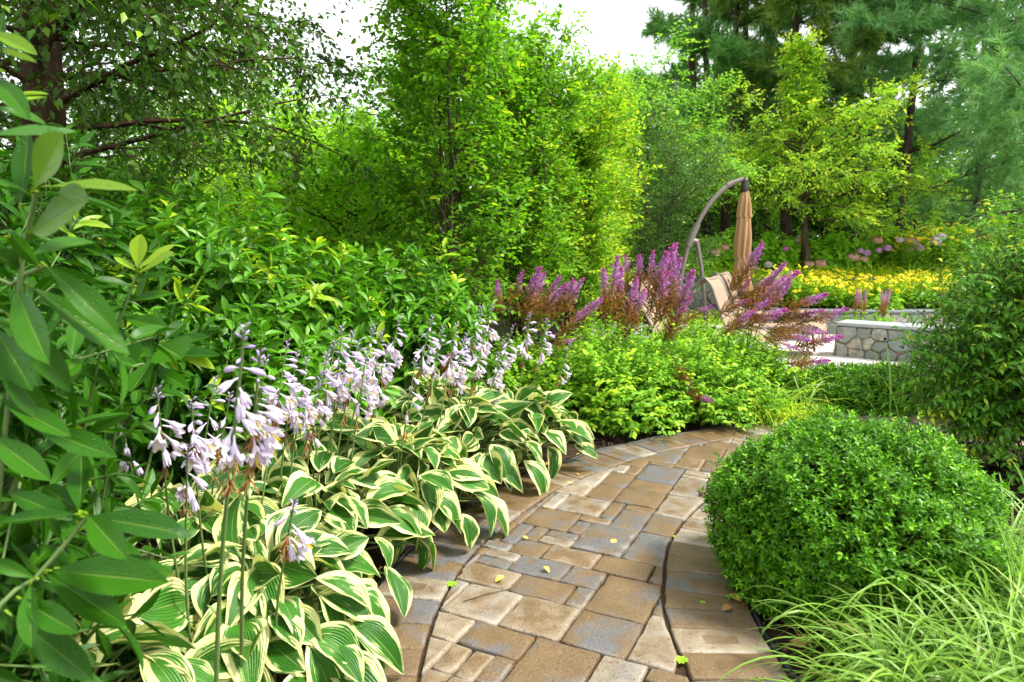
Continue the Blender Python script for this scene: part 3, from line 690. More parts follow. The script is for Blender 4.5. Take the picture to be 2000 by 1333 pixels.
def laurel(label, c, rad, n, seed, leaf=.12, near=False, ytop=.06, base=None, zmin=-.35, sl=.24, upb=.6, lo=.6, nl=11, Ts=None, lump=.12):
    rng = np.random.default_rng(seed); b = np.array((c[0], c[1], 0.)) if base is None else np.array(base, float)
    rt = root('laurel_shrub', label, 'shrub', b, 'cherry laurels along the left'); p, nn, fr = shell(rng, n, rad, c, zmin, lo, lump)
    keep = p[:, 2] > .12; p, nn, fr = p[keep], nn[keep], fr[keep]
    d = nrm(nn*.75+np.array((0, 0, upb))+rng.normal(0, .25, nn.shape)); Ln = sl*rng.uniform(.7, 1.25, len(p)); s0 = p-d*Ln[:, None]*.6
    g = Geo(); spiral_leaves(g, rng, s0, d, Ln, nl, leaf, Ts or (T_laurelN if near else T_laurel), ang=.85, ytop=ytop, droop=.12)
    g.build('foliage', M['laurel_shaded' if near else 'laurel'], rt)
    w_ = Geo(); Mx = frames(d, rng.normal(0, 1, d.shape))*np.stack([np.full(len(p), .0035), Ln, np.full(len(p), .0035)], -1)[:, None, :]; inst(w_, PRISM, s0, Mx)
    stems_to(w_, rng, s0, b, .2, .007, max(1, len(s0)//60)); w_.build('stem', M['gstem'], rt); return rt
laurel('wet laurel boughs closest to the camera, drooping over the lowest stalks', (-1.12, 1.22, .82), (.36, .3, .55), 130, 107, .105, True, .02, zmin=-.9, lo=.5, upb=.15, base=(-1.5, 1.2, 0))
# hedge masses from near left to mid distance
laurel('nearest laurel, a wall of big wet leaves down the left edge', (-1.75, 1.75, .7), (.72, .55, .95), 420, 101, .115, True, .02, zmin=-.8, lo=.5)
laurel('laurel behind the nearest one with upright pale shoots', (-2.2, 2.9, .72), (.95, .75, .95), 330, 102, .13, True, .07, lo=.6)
laurel('laurel in the middle of the hedge with bright yellow new leaves', (-1.75, 4.0, .72), (.95, .7, .84), 420, 103, .12, False, .12)
laurel('laurel at the right end of the hedge in front of the tall hornbeam', (-.98, 4.95, .55), (.85, .6, .72), 360, 104, .115, False, .06)
laurel('laurel at the back of the hedge below the birch boughs', (-2.7, 4.9, .8), (1.1, .7, 1.1), 380, 105, .12, False, .14)
laurel('low laurel filling the hedge behind the lilac flower spikes', (-1.35, 3.3, .35), (.65, .45, .55), 200, 106, .11, False, .03)

# leading shoots of the nearest laurel, leaf by leaf as in the photograph
T_hero = [leafT(14, 8, .145, .58, .22, c_, cup=.25, wave=.004, ph=i) for i, c_ in enumerate((.05, .15, .25))]
T_ob = [leafT(14, 8, .28, .62, .15, .08, cup=.2)]
def hero(label, stem, leaves, seed):
    rng = np.random.default_rng(seed); sp = np.array([P(*q) for q in stem]); b = np.array((sp[0][0]-.3, sp[0][1]+.1, 0.)); rt = root('laurel_shoot', label, 'shrub', b, 'leading laurel shoots at the left edge')
    g = Geo(); tube(g, resample(spline(np.vstack([b, sp]), 8), .03), .0035, 7); g.build('stem', M['gstem'], rt)
    g = Geo()
    for l in leaves:
        (x0, y0, d0), (x1, y1, d1), kind, face = l[:4]; yo = l[4] if len(l) > 4 else 0
        a, c = P(x0, y0, d0), P(x1, y1, d1); d = c-a; ln = np.linalg.norm(d)
        n = nrm(np.array((0, -1, .25)))*face+np.array((0, 0, 1.))*(1-face)+rng.normal(0, .1, 3)
        T = (T_ob if kind == 'o' else T_hero)[rng.integers(0, 1 if kind == 'o' else 3)]
        Mx = frames(d[None], n)*ln; inst(g, T, a[None], Mx, rng.random(1), np.array([yo]))
        tube(g, [a-d*.06, a+d*.02], .0022, 5, rnd=.8, young=.5)
    g.build('foliage', M['laurel_shaded'], rt)
hero('upright laurel shoot with two broad rounded leaves at upper left', [(30, 640, 1.0), (50, 480, .98), (72, 372, .95)],
     [((65, 372, .95), (112, 256, .92), 'o', .9, .3), ((58, 455, .97), (158, 380, .9), 'o', .7, .15), ((72, 375, .95), (262, 385, 1.0), 'n', .15), ((95, 365, 1.0), (272, 352, 1.05), 'n', .45, .3), ((40, 400, .97), (50, 250, 1.0), 'n', .7), ((60, 380, .97), (-20, 330, .9), 'n', .5),  # young tint on the two broad leaves stands in for backlight
      ((-20, 265, .9), (152, 250, 1.0), 'n', .7), ((60, 500, 1.0), (190, 440, 1.1), 'n', .4), ((40, 530, 1.0), (-40, 450, .9), 'n', .6)], 1)
hero('laurel shoot with yellowish tips high at the left edge', [(-60, 420, 1.0), (-40, 250, 1.0), (-15, 150, 1.0)],
     [((-25, 60, 1.0), (68, 92, .98), 'n', .5, .3), ((-30, 90, 1.), (72, 118, 1.0), 'n', .4, .3), ((-10, 150, 1.), (45, 205, .95), 'n', .5), ((5, 190, 1.1), (92, 170, 1.1), 'n', .3, .6), ((20, 205, 1.1), (90, 178, 1.15), 'n', .3, .5), ((-15, 160, 1.), (-10, 10, 1.0), 'n', .6), ((-20, 210, 1.0), (100, 225, 1.05), 'n', .6)], 2)
hero('arching wet laurel shoot crossing in front of the lowest hosta leaves', [(-30, 1260, .95), (60, 1140, .98), (130, 1060, 1.0), (170, 1010, 1.0)],
     [((168, 1010, 1.), (378, 1024, 1.02), 'n', .35), ((170, 1005, 1.), (230, 1080, .9), 'n', .5), ((120, 1110, .98), (340, 1102, 1.), 'n', .35), ((100, 1115, .98), (310, 1125, .92), 'n', .6), ((155, 1000, 1.), (155, 880, 1.1), 'n', .8), ((160, 1000, 1.02), (60, 935, 1.05), 'n', .6),
      ((150, 1005, .98), (-10, 1005, .95), 'n', .3), ((60, 1140, .97), (45, 1260, .88), 'n', .8), ((70, 1130, .97), (-30, 1090, .95), 'n', .5), ((40, 1170, .95), (150, 1235, .9), 'n', .6), ((20, 1200, .95), (190, 1330, .95), 'n', .5), ((150, 1020, 1.), (10, 950, .98), 'n', .5), ((90, 1120, 1.0), (240, 1215, .95), 'n', .5)], 3)
hero('drooping laurel shoot with long narrow leaves at mid left edge', [(-60, 700, 1.0), (20, 560, 1.0), (90, 520, 1.0)],
     [((90, 520, 1.), (245, 640, 1.), 'n', .5), ((60, 560, 1.), (260, 690, 1.05), 'n', .4), ((20, 620, 1.), (150, 760, 1.), 'n', .5), ((30, 560, 1.), (70, 700, .9), 'n', .6), ((-10, 700, 1.), (100, 830, 1.), 'n', .5), ((80, 520, 1.), (200, 530, 1.1), 'n', .2), ((0, 780, 1.), (140, 850, 1.), 'n', .4),
      ((80, 525, 1.), (10, 450, .95), 'n', .6), ((-20, 850, 1.), (90, 930, .95), 'n', .5), ((-10, 640, 1.), (60, 760, .93), 'n', .6), ((60, 830, 1.05), (230, 890, 1.05), 'n', .4)], 4)
hero('laurel shoot carrying one upright yellow leaf and pale side leaves', [(180, 760, 1.7), (230, 640, 1.7), (265, 540, 1.7)],
     [((268, 525, 1.7), (272, 456, 1.7), 'o', .8, 1.), ((270, 525, 1.7), (340, 475, 1.68), 'n', .5, 1.), ((268, 530, 1.7), (222, 500, 1.7), 'n', .4, .6), ((270, 535, 1.7), (335, 490, 1.6), 'n', .5, .8), ((262, 545, 1.7), (330, 530, 1.7), 'n', .4), ((262, 560, 1.7), (180, 540, 1.65), 'n', .5), ((255, 590, 1.7), (330, 560, 1.7), 'n', .5),
      ((250, 600, 1.7), (170, 600, 1.65), 'n', .4), ((240, 620, 1.7), (330, 640, 1.65), 'n', .5), ((235, 640, 1.7), (250, 720, 1.6), 'o', .8), ((225, 650, 1.7), (150, 690, 1.6), 'n', .5)], 5)
hero('laurel shoot with two drooping yellow leaves beside the flower spikes', [(240, 780, 1.6), (290, 720, 1.62), (325, 680, 1.62)],
     [((325, 680, 1.62), (345, 725, 1.6), 'n', .8, 1.), ((330, 680, 1.62), (420, 712, 1.6), 'n', .6, 1.), ((320, 665, 1.65), (362, 625, 1.7), 'o', .6), ((320, 670, 1.65), (410, 655, 1.65), 'n', .5), ((300, 700, 1.62), (268, 645, 1.7), 'n', .7), ((310, 690, 1.62), (430, 690, 1.6), 'n', .3), ((300, 700, 1.62), (250, 760, 1.5), 'o', .8), ((290, 715, 1.6), (370, 750, 1.55), 'n', .4), ((315, 675, 1.64), (350, 690, 1.5), 'o', .6), ((280, 720, 1.6), (210, 690, 1.6), 'n', .5)], 6)

# ---------------------------------------------------------------- hostas
T_hosta = [leafT(14, 12, .4, .4, f_, c_, tip=.85, wave=.02, ph=i*1.7, heart=1., cup=.6) for i, (f_, c_) in enumerate([(.22, .3), (.35, .45), (.12, .55), (.28, .7), (.42, .25), (.18, .4)])]
def hosta(label, c, seed, n=46, size=.225, h=.42, rad=.34, dirb=(.35, -.35)):
    rng = np.random.default_rng(seed); c = np.array((*c, 0.)); rt = root('hosta_plant', label, 'hosta', c, 'variegated hostas edging the path')
    g = Geo(); gs = Geo()
    for i in range(n):
        f = (i+.5)/n; az = i*2.39996+rng.normal(0, .25); out = np.array((math.cos(az), math.sin(az), 0.))
        r = rad*(.15+.85*f**.75)*rng.uniform(.85, 1.15); z = h*(1.05-.72*f**1.6)*rng.uniform(.9, 1.1)
        e = c+out*r+np.array((dirb[0], dirb[1], 0))*.1*f; e[2] = max(.06, z); mid = c+out*r*.35; mid[2] = z*.75
        pp = resample(spline([c+out*.03, mid, e], 6), .04); tube(gs, pp, np.linspace(.006, .0035, len(pp)), 5, rnd=rng.random())
        el = .55-1.15*f+rng.normal(0, .15); d = out*math.cos(el)+np.array((0, 0, math.sin(el)))+rng.normal(0, .24, 3); nn = np.array((0, 0, 1.))*(.5+.3*f)+out*(.65*(f-.2))+np.array((dirb[0]*.3, dirb[1]*.9, 0))*.5+rng.normal(0, .3, 3)
        s = size*rng.uniform(.62, 1.2)*(.85+.2*f); Mx = frames(d[None], nn)*s*np.array((rng.uniform(.78, 1.08), 1, rng.uniform(.7, 1.8)))
        inst(g, T_hosta[rng.integers(0, 6)], e[None], Mx, rng.random(1), rng.random(1)*(.3+.7*(rng.random() < .35)))
    g.build('foliage', M['hosta'], rt); gs.build('leaf_stalk', M['gstem'], rt); return rt
hs = {}
for k, (lb, c, n, s, h) in enumerate([('hosta in the bottom left corner with broad cream margins', (-1.06, 1.5), 96, 0.157, .4), ('hosta lapping over the path edge at the bottom, nearest to the path', (-.79, 2.0), 109, 0.157, .36),
                                      ('hosta behind the nearest one, half under the laurels', (-1.12, 2.25), 78, 0.157, .44), ('hosta between the two largest overhanging clumps', (-.76, 2.55), 85, 0.157, .4),
                                      ('hosta whose rounded leaves droop over the mulch halfway along the bed', (-.53, 3.08), 109, 0.165, .42), ('hosta in the middle row beneath the densest lilac flowers', (-.98, 3.12), 78, 0.165, .5),
                                      ('hosta with upswept leaves just before the far end of the bed', (-.27, 3.68), 98, 0.157, .42), ('last hosta of the row, touching the astilbe foliage', (.05, 4.12), 91, 0.152, .38), ('hosta at the back of the far end, under the white flowers', (-.45, 4.05), 78, 0.157, .48)]):
    hs[k] = hosta(lb, c, 200+k, n, s, h, .36)
# blossoms
def flowerT(kind):
    g = Geo(); nu, nv = 36, 12; V = []; UV = []; Yv = []
    for j in range(nv+1):
        v = j/nv
        for i in range(nu+1):
            a = i/nu*TAU; pet = abs(math.cos(a*3))
            if kind == 'open':
                ln = v*(1-.22*max(0, v-.6)/.4*(1-pet)*1.8); r = .035+.11*sstep(v, .25, .62)+.19*sstep(v, .62, 1.)**1.4*(.75+.35*pet); x = v-.6
                if v > .62: ln -= .08*((v-.62)/.38)**2*pet
            elif kind == 'half':
                ln = v*(1-.12*max(0, v-.7)/.3*(1-pet)*2); r = .035+.1*sstep(v, .2, .6)-.02*sstep(v, .7, 1)+.03*pet*sstep(v, .6, 1)
            else:
                ln = v; r = .03+.1*sstep(v, .15, .55); r *= 1 if v < .6 else math.sqrt(max(.0, 1-((v-.6)/.41)**2)); r *= 1+.08*pet
            V.append((r*math.cos(a), ln, r*math.sin(a)-.12*v*v)); UV.append((i/nu, v)); Yv.append({'open': 0, 'half': .12, 'bud': .35*v+.1, 'tip': .75}[kind])
    g.add(V, gridF(nu, nv), UV, 0, np.array(Yv))
    tube(g, [(0, -.12, 0), (0, .02, 0)], .018, 5, m=1)
    if kind == 'open':
        for i in range(5): a = i*1.3; tube(g, [(.02*math.cos(a), .4, .02*math.sin(a)-.03), (.05*math.cos(a), 1.0, .05*math.sin(a)-.14)], .006, 3, m=2)
    return g
def meshof(g, name, mats):
    o = g.build(name, mats, origin=(0, 0, 0)); me = o.data; D.objects.remove(o); return me
fm = {k: meshof(flowerT(k), 'blossom_'+k, [M['petal'], M['pod'], M['yellow']]) for k in ('open', 'half', 'bud', 'tip')}
g = Geo(); rng = np.random.default_rng(9)
for i in range(4): q = limb(rng, (0, 0, 0), (rng.normal(0, .15), 1, rng.normal(0, .15)), 1, 6, 0, .25); tube(g, q, np.array((.03, .05, .06, .035, .06, .03, .01))*rng.uniform(.6, 1.2), 5)
wm = meshof(g, 'withered_flower', [M['withered']])
g = Geo(); tube(g, [(0, 0, 0), (0, .15, 0), (0, .3, 0), (0, .7, -.03), (0, .95, -.06), (0, 1, -.07)], (.02, .05, .1, .11, .05, .01), 7); pm = meshof(g, 'seed_pod', [M['pod']])
def scape(hk, tip, base, label=None, nb=13, fs=.058, seed=0, rac=.3, brown=5, thick=.005):
    """tip = (px, py, depth); base = ground point"""
    rng = np.random.default_rng(seed); rt = hs[hk]; t = P(*tip); b = np.array((*base, .05)); mid = (b+t)/2+np.array((-.015, 0, .0)); pts = resample(spline([b, mid, t], 10), .02); o = np.array(rt['o_'])
    g = Geo(); tube(g, pts, np.linspace(thick, thick*.45, len(pts)), 7, rnd=.4); L_ = len(pts)
    n0 = int(L_*(1-rac/np.linalg.norm(t-b)))
    for k in range(5): q = pts[min(L_-1, int(n0*.55+k*.12*L_))]; a = rng.random()*TAU; inst(g, T_laurelF[0], q[None], frames(np.array([(math.cos(a)*.5, math.sin(a)*.5, .8)]), np.array((0, 0, 1.)))*rng.uniform(.02, .04), np.array([.5]))
    so_ = g.build('flower_stalk', M['gstem'], rt)
    ax = nrm(pts[-1]-pts[-8])
    for k in range(nb):
        f = (k+.5)/nb; q = pts[int(n0+(L_-1-n0)*(.12+.82*f))]; az = k*2.39996+rng.normal(0, .4); az = az if rng.random() < .35 else rng.normal(-.5, .9)
        out = np.array((math.cos(az), math.sin(az), 0)); el = -.95+1.0*f+rng.normal(0, .18)
        kind = 'open' if f < .5 and rng.random() < .62 else ('half' if f < .66 else ('bud' if f < .86 else 'tip'))
        d = out*math.cos(el)+np.array((0, 0, math.sin(el))); s = fs*1.15*{'open': 1.05, 'half': .95, 'bud': .72, 'tip': .38}[kind]*rng.uniform(.85, 1.12)
        F_ = frames(d[None], np.array((0, 0, 1.)))[0]*s; put('blossom', fm[kind], so_, mat4(F_, q-o+nrm(d)*s*.12))
    for k in range(7):
        q = pts[-1]-ax*.006*k; az = k*2.4; d = np.array((math.cos(az)*.7, math.sin(az)*.7, .8)); s = fs*.3*rng.uniform(.8, 1.2); put('bud', fm['tip'], so_, mat4(frames(d[None], (0, 0, 1.))[0]*s, q-o))
    for k in range(brown):
        q = pts[max(2, int(n0-(.16*L_)*rng.random()+.08*L_))]; az = rng.random()*TAU; pod = rng.random() < .35
        d = np.array((math.cos(az)*(.8 if pod else .35), math.sin(az)*(.8 if pod else .35), -.55 if pod else -1.)); s = fs*(.55 if pod else rng.uniform(.5, 1.))
        put('seed_pod' if pod else 'withered_flower', pm if pod else wm, so_, mat4(frames(d[None], (.1, .2, 1.))[0]*s, q-o))
    return so_
# nearest stalks
scape(0, (478, 640, 1.22), (-.72, 1.5), nb=12, fs=.05, seed=1, rac=.27, brown=16, thick=.0065)
scape(1, (508, 690, 1.3), (-.74, 1.72), nb=11, fs=.052, seed=2, rac=.27, brown=16, thick=.006)
scape(0, (306, 762, 1.7), (-.95, 1.9), nb=8, fs=.055, seed=3, rac=.17, brown=3)
scape(2, (374, 784, 1.75), (-.92, 2.0), nb=11, fs=.056, seed=4, rac=.19, brown=5)
scape(2, (238, 830, 1.9), (-1.1, 2.1), nb=4, fs=.052, seed=5, rac=.12, brown=1)
scape(0, (366, 880, 1.6), (-.88, 1.75), nb=6, fs=.05, seed=6, rac=.13, brown=4)
scape(1, (574, 984, 1.62), (-.68, 1.8), nb=6, fs=.058, seed=7, rac=.13, brown=7)
# the stalks of the bed
for i, (px, py, Yd, hk, nb) in enumerate([(562, 668, 2.35, 2, 10), (600, 700, 2.5, 3, 11), (640, 690, 2.6, 3, 12), (668, 640, 2.7, 3, 14), (700, 668, 2.8, 3, 12), (732, 636, 2.95, 5, 14), (716, 690, 2.7, 3, 10), (756, 676, 2.9, 5, 11), (782, 618, 3.2, 5, 13), (812, 702, 2.9, 4, 6),
                                          (845, 618, 3.35, 5, 13), (866, 640, 3.5, 4, 9), (892, 634, 3.5, 4, 12), (912, 652, 3.6, 4, 10), (940, 600, 3.7, 8, 13), (962, 598, 3.8, 8, 12), (950, 640, 3.7, 8, 11), (1003, 636, 4.0, 8, 11), (1036, 612, 4.15, 7, 13), (1070, 624, 4.2, 7, 12),
                                          (1116, 668, 4.3, 7, 5), (975, 690, 3.8, 6, 7), (520, 700, 2.3, 2, 8), (450, 770, 2.2, 2, 6), (420, 740, 2.5, 2, 7), (985, 665, 3.9, 6, 8), (625, 740, 2.6, 3, 7), (580, 690, 2.45, 2, 10), (655, 668, 2.75, 3, 12), (690, 650, 2.75, 5, 12), (745, 648, 3.05, 5, 12), (905, 665, 3.55, 4, 10)]):
    hx, hy = hs[hk]['o_'][:2]; tx = P(px, py, Yd); bx = (tx[0]-.1-.04*(i % 3), Yd+.12*((i % 4)-1.5)*.5)
    scape(hk, (px, py, Yd), (bx[0]*.85+hx*.15, bx[1]*.85+hy*.15), nb=nb, fs=.056, seed=20+i, rac=.26, brown=5, thick=.0048)

# ---------------------------------------------------------------- astilbes
AST = [((.68, 5.0), (.62, .52, .6), 'astilbe mound at the left, its plumes leaning behind the hosta flowers'), ((1.38, 5.22), (.62, .5, .55), 'astilbe mound in the middle at the path edge with upright plumes'), ((1.98, 5.75), (.55, .55, .5), 'astilbe mound at the right, lowest plumes spreading over the patio'),
       ((.95, 6.05), (.6, .55, .62), 'astilbe behind the middle mound below the tallest plumes'), ((1.72, 6.35), (.65, .6, .6), 'bright lime astilbe foliage behind the spreading plumes'), ((.05, 5.35), (.5, .45, .52), 'small astilbe at the far left behind the last hosta')]
T_ast = [leafT(3, 2, .3, .42, .15, .2), leafT(3, 2, .26, .4, .25, .35)]
ast = []
for k, (c, rad, lb) in enumerate(AST):
    rng = np.random.default_rng(400+k); b = np.array((*c, 0.)); rt = root('astilbe_plant', lb, 'astilbe', b, 'astilbes massed at the bend of the path'); ast.append(rt)
    p, nn, fr = shell(rng, 1000, rad, (*c, .08), -.05, .55, .13); d = nrm(nn*.9+np.array((0, 0, .25))+rng.normal(0, .25, nn.shape)); Ln = .16*rng.uniform(.7, 1.3, len(p)); s0 = p-d*Ln[:, None]*.5
    g = Geo(); leaf_twigs(g, rng, s0, d, Ln, 9, .046, T_ast, .8, .25, .2, .12+.1*(k == 4), normal_noise=.35, facing=np.repeat(nn, 9, 0)*.5); g.build('foliage', M['astilbe'], rt)
    w_ = Geo(); inst(w_, PRISM, s0-d*.15, frames(d, rng.normal(0, 1, d.shape))*np.stack([np.full(len(p), .0018), Ln+.15, np.full(len(p), .0018)], -1)[:, None, :]); stems_to(w_, rng, s0, b, .08, .0022, 8, 3); w_.build('stem', M['gstem'], rt)
def plumeT(seed, sparse=False, full=1.):
    rng = np.random.default_rng(seed); g = Geo(); tube(g, [(0, 0, 0), (.01, .5, 0), (0, 1, 0)], (.009, .007, .003), 5, young=.2, m=1)
    O8 = (np.array([(0, 0, 0), (.5, .5, .1), (0, 1, 0), (-.5, .5, -.1), (0, .5, .5), (.1, .5, -.5)]), np.array([(0, 1, 2, 3), (0, 4, 2, 5)]), np.zeros((6, 2)))
    P_, Dd, Yv, Sz = [], [], [], []
    nb = 44 if sparse else 64
    for i in range(nb):
        f = (i/nb)**.95; a = i*2.4+rng.normal(0, .3); ln = (.20*(1-f)**.75+.03)*rng.uniform(.7, 1.2)*full; el = .75+.35*f
        d = np.array((math.cos(a)*math.cos(el), math.sin(el), math.sin(a)*math.cos(el))); bpt = np.array((0, f, 0)); e = bpt+d*ln
        tube(g, [bpt, e], .0022, 3, young=f*.85, rnd=.5, m=0)
        n = int(9+ln*130); tt = (np.arange(n)+.5)/n
        for t in tt: P_.append(bpt+d*ln*t+rng.normal(0, .006, 3)); Dd.append(d*.6+rng.normal(0, .6, 3)); Yv.append(min(1, f*.92+t*ln*.8+.04)); Sz.append(.019*rng.uniform(.7, 1.3))
    P_, Dd = np.array(P_), nrm(np.array(Dd)); inst(g, O8, P_, frames(Dd, rng.normal(0, 1, Dd.shape))*np.array(Sz)[:, None, None], rng.random(len(P_)), np.array(Yv)); return g
pl = [meshof(plumeT(i, i % 2 == 1, 1+.15*(i % 3)), 'flower_plume', [M['plume'], M['gstem']]) for i in range(5)]
PL = [((975, 612), (971, 552), 5.2, 5), ((994, 600), (1020, 534), 5.3, 5), ((1021, 630), (1051, 532), 5.2, 0), ((1035, 618), (1063, 538), 5.3, 0), ((1044, 628), (1100, 560), 5.2, 0), ((1050, 610), (1091, 545), 5.5, 0), ((1085, 625), (1136, 550), 5.2, 0), ((1110, 640), (1172, 588), 5.1, 0),
      ((1088, 660), (1146, 604), 5.0, 0), ((1078, 630), (1079, 592), 5.5, 0), ((1080, 674), (1120, 665), 4.9, 5), ((1060, 610), (1120, 575), 5.4, 0), ((1096, 612), (1118, 552), 5.4, 0), ((1186, 640), (1203, 512), 5.3, 1), ((1184, 622), (1180, 534), 5.4, 3), ((1199, 628), (1216, 532), 5.5, 3), ((1226, 580), (1224, 506), 5.8, 3),
      ((1249, 580), (1249, 505), 5.8, 3), ((1265, 585), (1275, 498), 5.8, 3), ((1269, 612), (1296, 503), 5.6, 1), ((1217, 660), (1243, 552), 5.2, 1), ((1226, 655), (1264, 574), 5.2, 1), ((1288, 610), (1320, 489), 5.6, 1), ((1290, 630), (1327, 515), 5.5, 1), ((1306, 650), (1345, 538), 5.4, 1), ((1296, 668), (1348, 585), 5.3, 1),
      ((1335, 628), (1386, 600), 5.6, 4), ((1431, 570), (1481, 484), 5.8, 4), ((1419, 604), (1464, 550), 5.8, 4), ((1405, 612), (1456, 588), 5.7, 4), ((1462, 604), (1524, 521), 5.8, 4), ((1440, 632), (1549, 538), 5.6, 4), ((1490, 612), (1543, 557), 5.8, 4), ((1423, 636), (1500, 588), 5.5, 4), ((1524, 612), (1610, 578), 5.8, 2),
      ((1510, 630), (1600, 608), 5.8, 2), ((1555, 636), (1652, 606), 5.8, 2), ((1440, 642), (1528, 608), 5.5, 2), ((1510, 642), (1608, 650), 5.6, 2), ((1548, 680), (1640, 660), 5.6, 2), ((1500, 648), (1578, 664), 5.5, 2), ((1490, 655), (1556, 682), 5.4, 2), ((1535, 712), (1615, 706), 5.4, 2), ((1322, 712), (1356, 772), 4.9, 1),
      ((1340, 768), (1392, 784), 4.8, 1), ((862, 735), (884, 690), 4.4, 5), ((870, 712), (875, 692), 4.3, 5), ((1410, 655), (1470, 612), 5.4, 4), ((1455, 625), (1512, 560), 5.7, 4), ((1475, 600), (1530, 545), 5.9, 4), ((1208, 600), (1212, 530), 5.6, 3), ((1276, 640), (1302, 540), 5.4, 1), ((1450, 590), (1500, 545), 6.0, 4), ((1300, 600), (1308, 505), 5.9, 1)]
rng = np.random.default_rng(12)
for i, (b, t, Yd, k) in enumerate(PL):
    rt = ast[k]; o = np.array(rt['o_']); pb, pt = P(*b, Yd), P(*t, Yd-.02); pt[1] += rng.normal(0, .04); d = pt-pb; ln = np.linalg.norm(d)*1.08
    wf = .8 if ln < .3 else .62
    F_ = frames(d[None], rng.normal(0, 1, 3))[0]*np.array((ln*wf*1.9, ln, ln*wf*1.9)); put('flower_plume', pl[i % 5], rt, mat4(F_, pb-o))
    g = Geo(); a = o+np.array((rng.normal(0, .08), rng.normal(0, .08), .25)); m_ = pb-nrm(d)*.12; tube(g, resample(spline([a, m_, pb], 8), .04), .0028, 4, rnd=.3); g.build('flower_stem', M['bark'], rt)

# ---------------------------------------------------------------- boxwoods, nandina, low shrubs
T_box = [leafT(2, 2, .26, .5, .3, .15), BENT]
def boxwood(label, c, rad, n, seed, leaf, zmin=-.75):
    rng = np.random.default_rng(seed); b = np.array((c[0], c[1], 0.)); rt = root('boxwood_shrub', label, 'boxwood', b, 'clipped boxwoods right of the path')
    p, nn, fr = shell(rng, n, rad, c, zmin, .8, .055, .7); st_ = rng.random(len(p)) < .05; p[st_] += nn[st_]*rng.uniform(.01, .05, (st_.sum(), 1))
    lowp = p[:, 2] < c[2]; q = (p-np.array(c))/np.array(rad); h_ = np.hypot(q[:, 0], q[:, 1]); kk = np.where(lowp, (.55*h_+.45*np.clip(fr, 0, 1))/np.maximum(h_, .05), 1); p[:, :2] = np.array(c[:2])+(p[:, :2]-np.array(c[:2]))*kk[:, None]; p[:, 2] = np.maximum(p[:, 2], .035); d = nrm(nn*.8+np.array((0, 0, .3))+rng.normal(0, .28, nn.shape)); Ln = leaf*2.4*rng.uniform(.7, 1.35, len(p)); s0 = p-d*Ln[:, None]*.7
    g = Geo(); spiral_leaves(g, rng, s0, d, Ln, 10, leaf, T_box, ang=.8, ytop=.22, start=.1, droop=.08, nrmz=.4); g.build('foliage', M['box'], rt)
    w_ = Geo(); stems_to(w_, rng, s0, b+np.array((0, 0, .02)), .08, .004, max(1, n//260), 4)
    p2, n2, _ = shell(rng, n//3, tuple(np.array(rad)*.8), c, zmin, .6, .03); inst(w_, PRISM, p2-n2*.1, frames(n2+rng.normal(0, .4, n2.shape), rng.normal(0, 1, n2.shape))*np.array((.0025, .2, .0025)))
    w_.build('branch', M['bark'], rt); return rt
boxwood('large round clipped boxwood ball beside the path in the right foreground', (1.30, 2.5, .27), (.52, .49, .39), 7800, 500, .022)
boxwood('low spreading boxwood on the far side of the path behind the round ball', (3.1, 5.75, .02), (.95, .55, .3), 3300, 501, .034, -.2)
T_nan = [leafT(3, 2, .17, .4, .25, .3), leafT(3, 2, .2, .38, .3, .5)]
def nandina(label, c, rad, n, seed, leaf, mat='nandina', ytop=.1, yb=.06):
    rng = np.random.default_rng(seed); b = np.array((c[0], c[1], 0.)); rt = root('nandina_shrub', label, 'shrub', b, 'feathery shrubs at the right edge')
    p, nn, fr = shell(rng, n, rad, c, -.75, .55, .18); p = p[p[:, 2] > .1]; nn = nn[:len(p)]; nn = nrm((p-np.array(c))/np.array(rad)**2)
    d = nrm(nn*.8+np.array((0, 0, .2))+rng.normal(0, .3, nn.shape)); Ln = .24*rng.uniform(.7, 1.3, len(p)); s0 = p-d*Ln[:, None]*.6
    g = Geo(); leaf_twigs(g, rng, s0, d, Ln, 11, leaf, T_nan, .75, .35, .09, yb, normal_noise=.35, facing=np.repeat(nn, 11, 0)*.3); g.build('foliage', M[mat], rt)
    w_ = Geo(); inst(w_, PRISM, s0, frames(d, rng.normal(0, 1, d.shape))*np.stack([np.full(len(p), .002), Ln, np.full(len(p), .002)], -1)[:, None, :])
    stems_to(w_, rng, s0, b, .12, .004, max(1, n//90), 4); w_.build('stem', M['bark'], rt); return rt
nandina('tall feathery nandina bush filling the right edge above the boxwood', (3.08, 3.78, .7), (.72, .6, .95), 2500, 510, .05, ytop=.1)
nandina('airy nandina bush with yellow tips behind the tall one at the right edge', (4.05, 5.2, .95), (.75, .6, .8), 700, 511, .065, ytop=.3, yb=.25)
nandina('bright low nandina beside the seat wall', (4.15, 5.6, .38), (.6, .55, .48), 560, 512, .06, yb=.2)

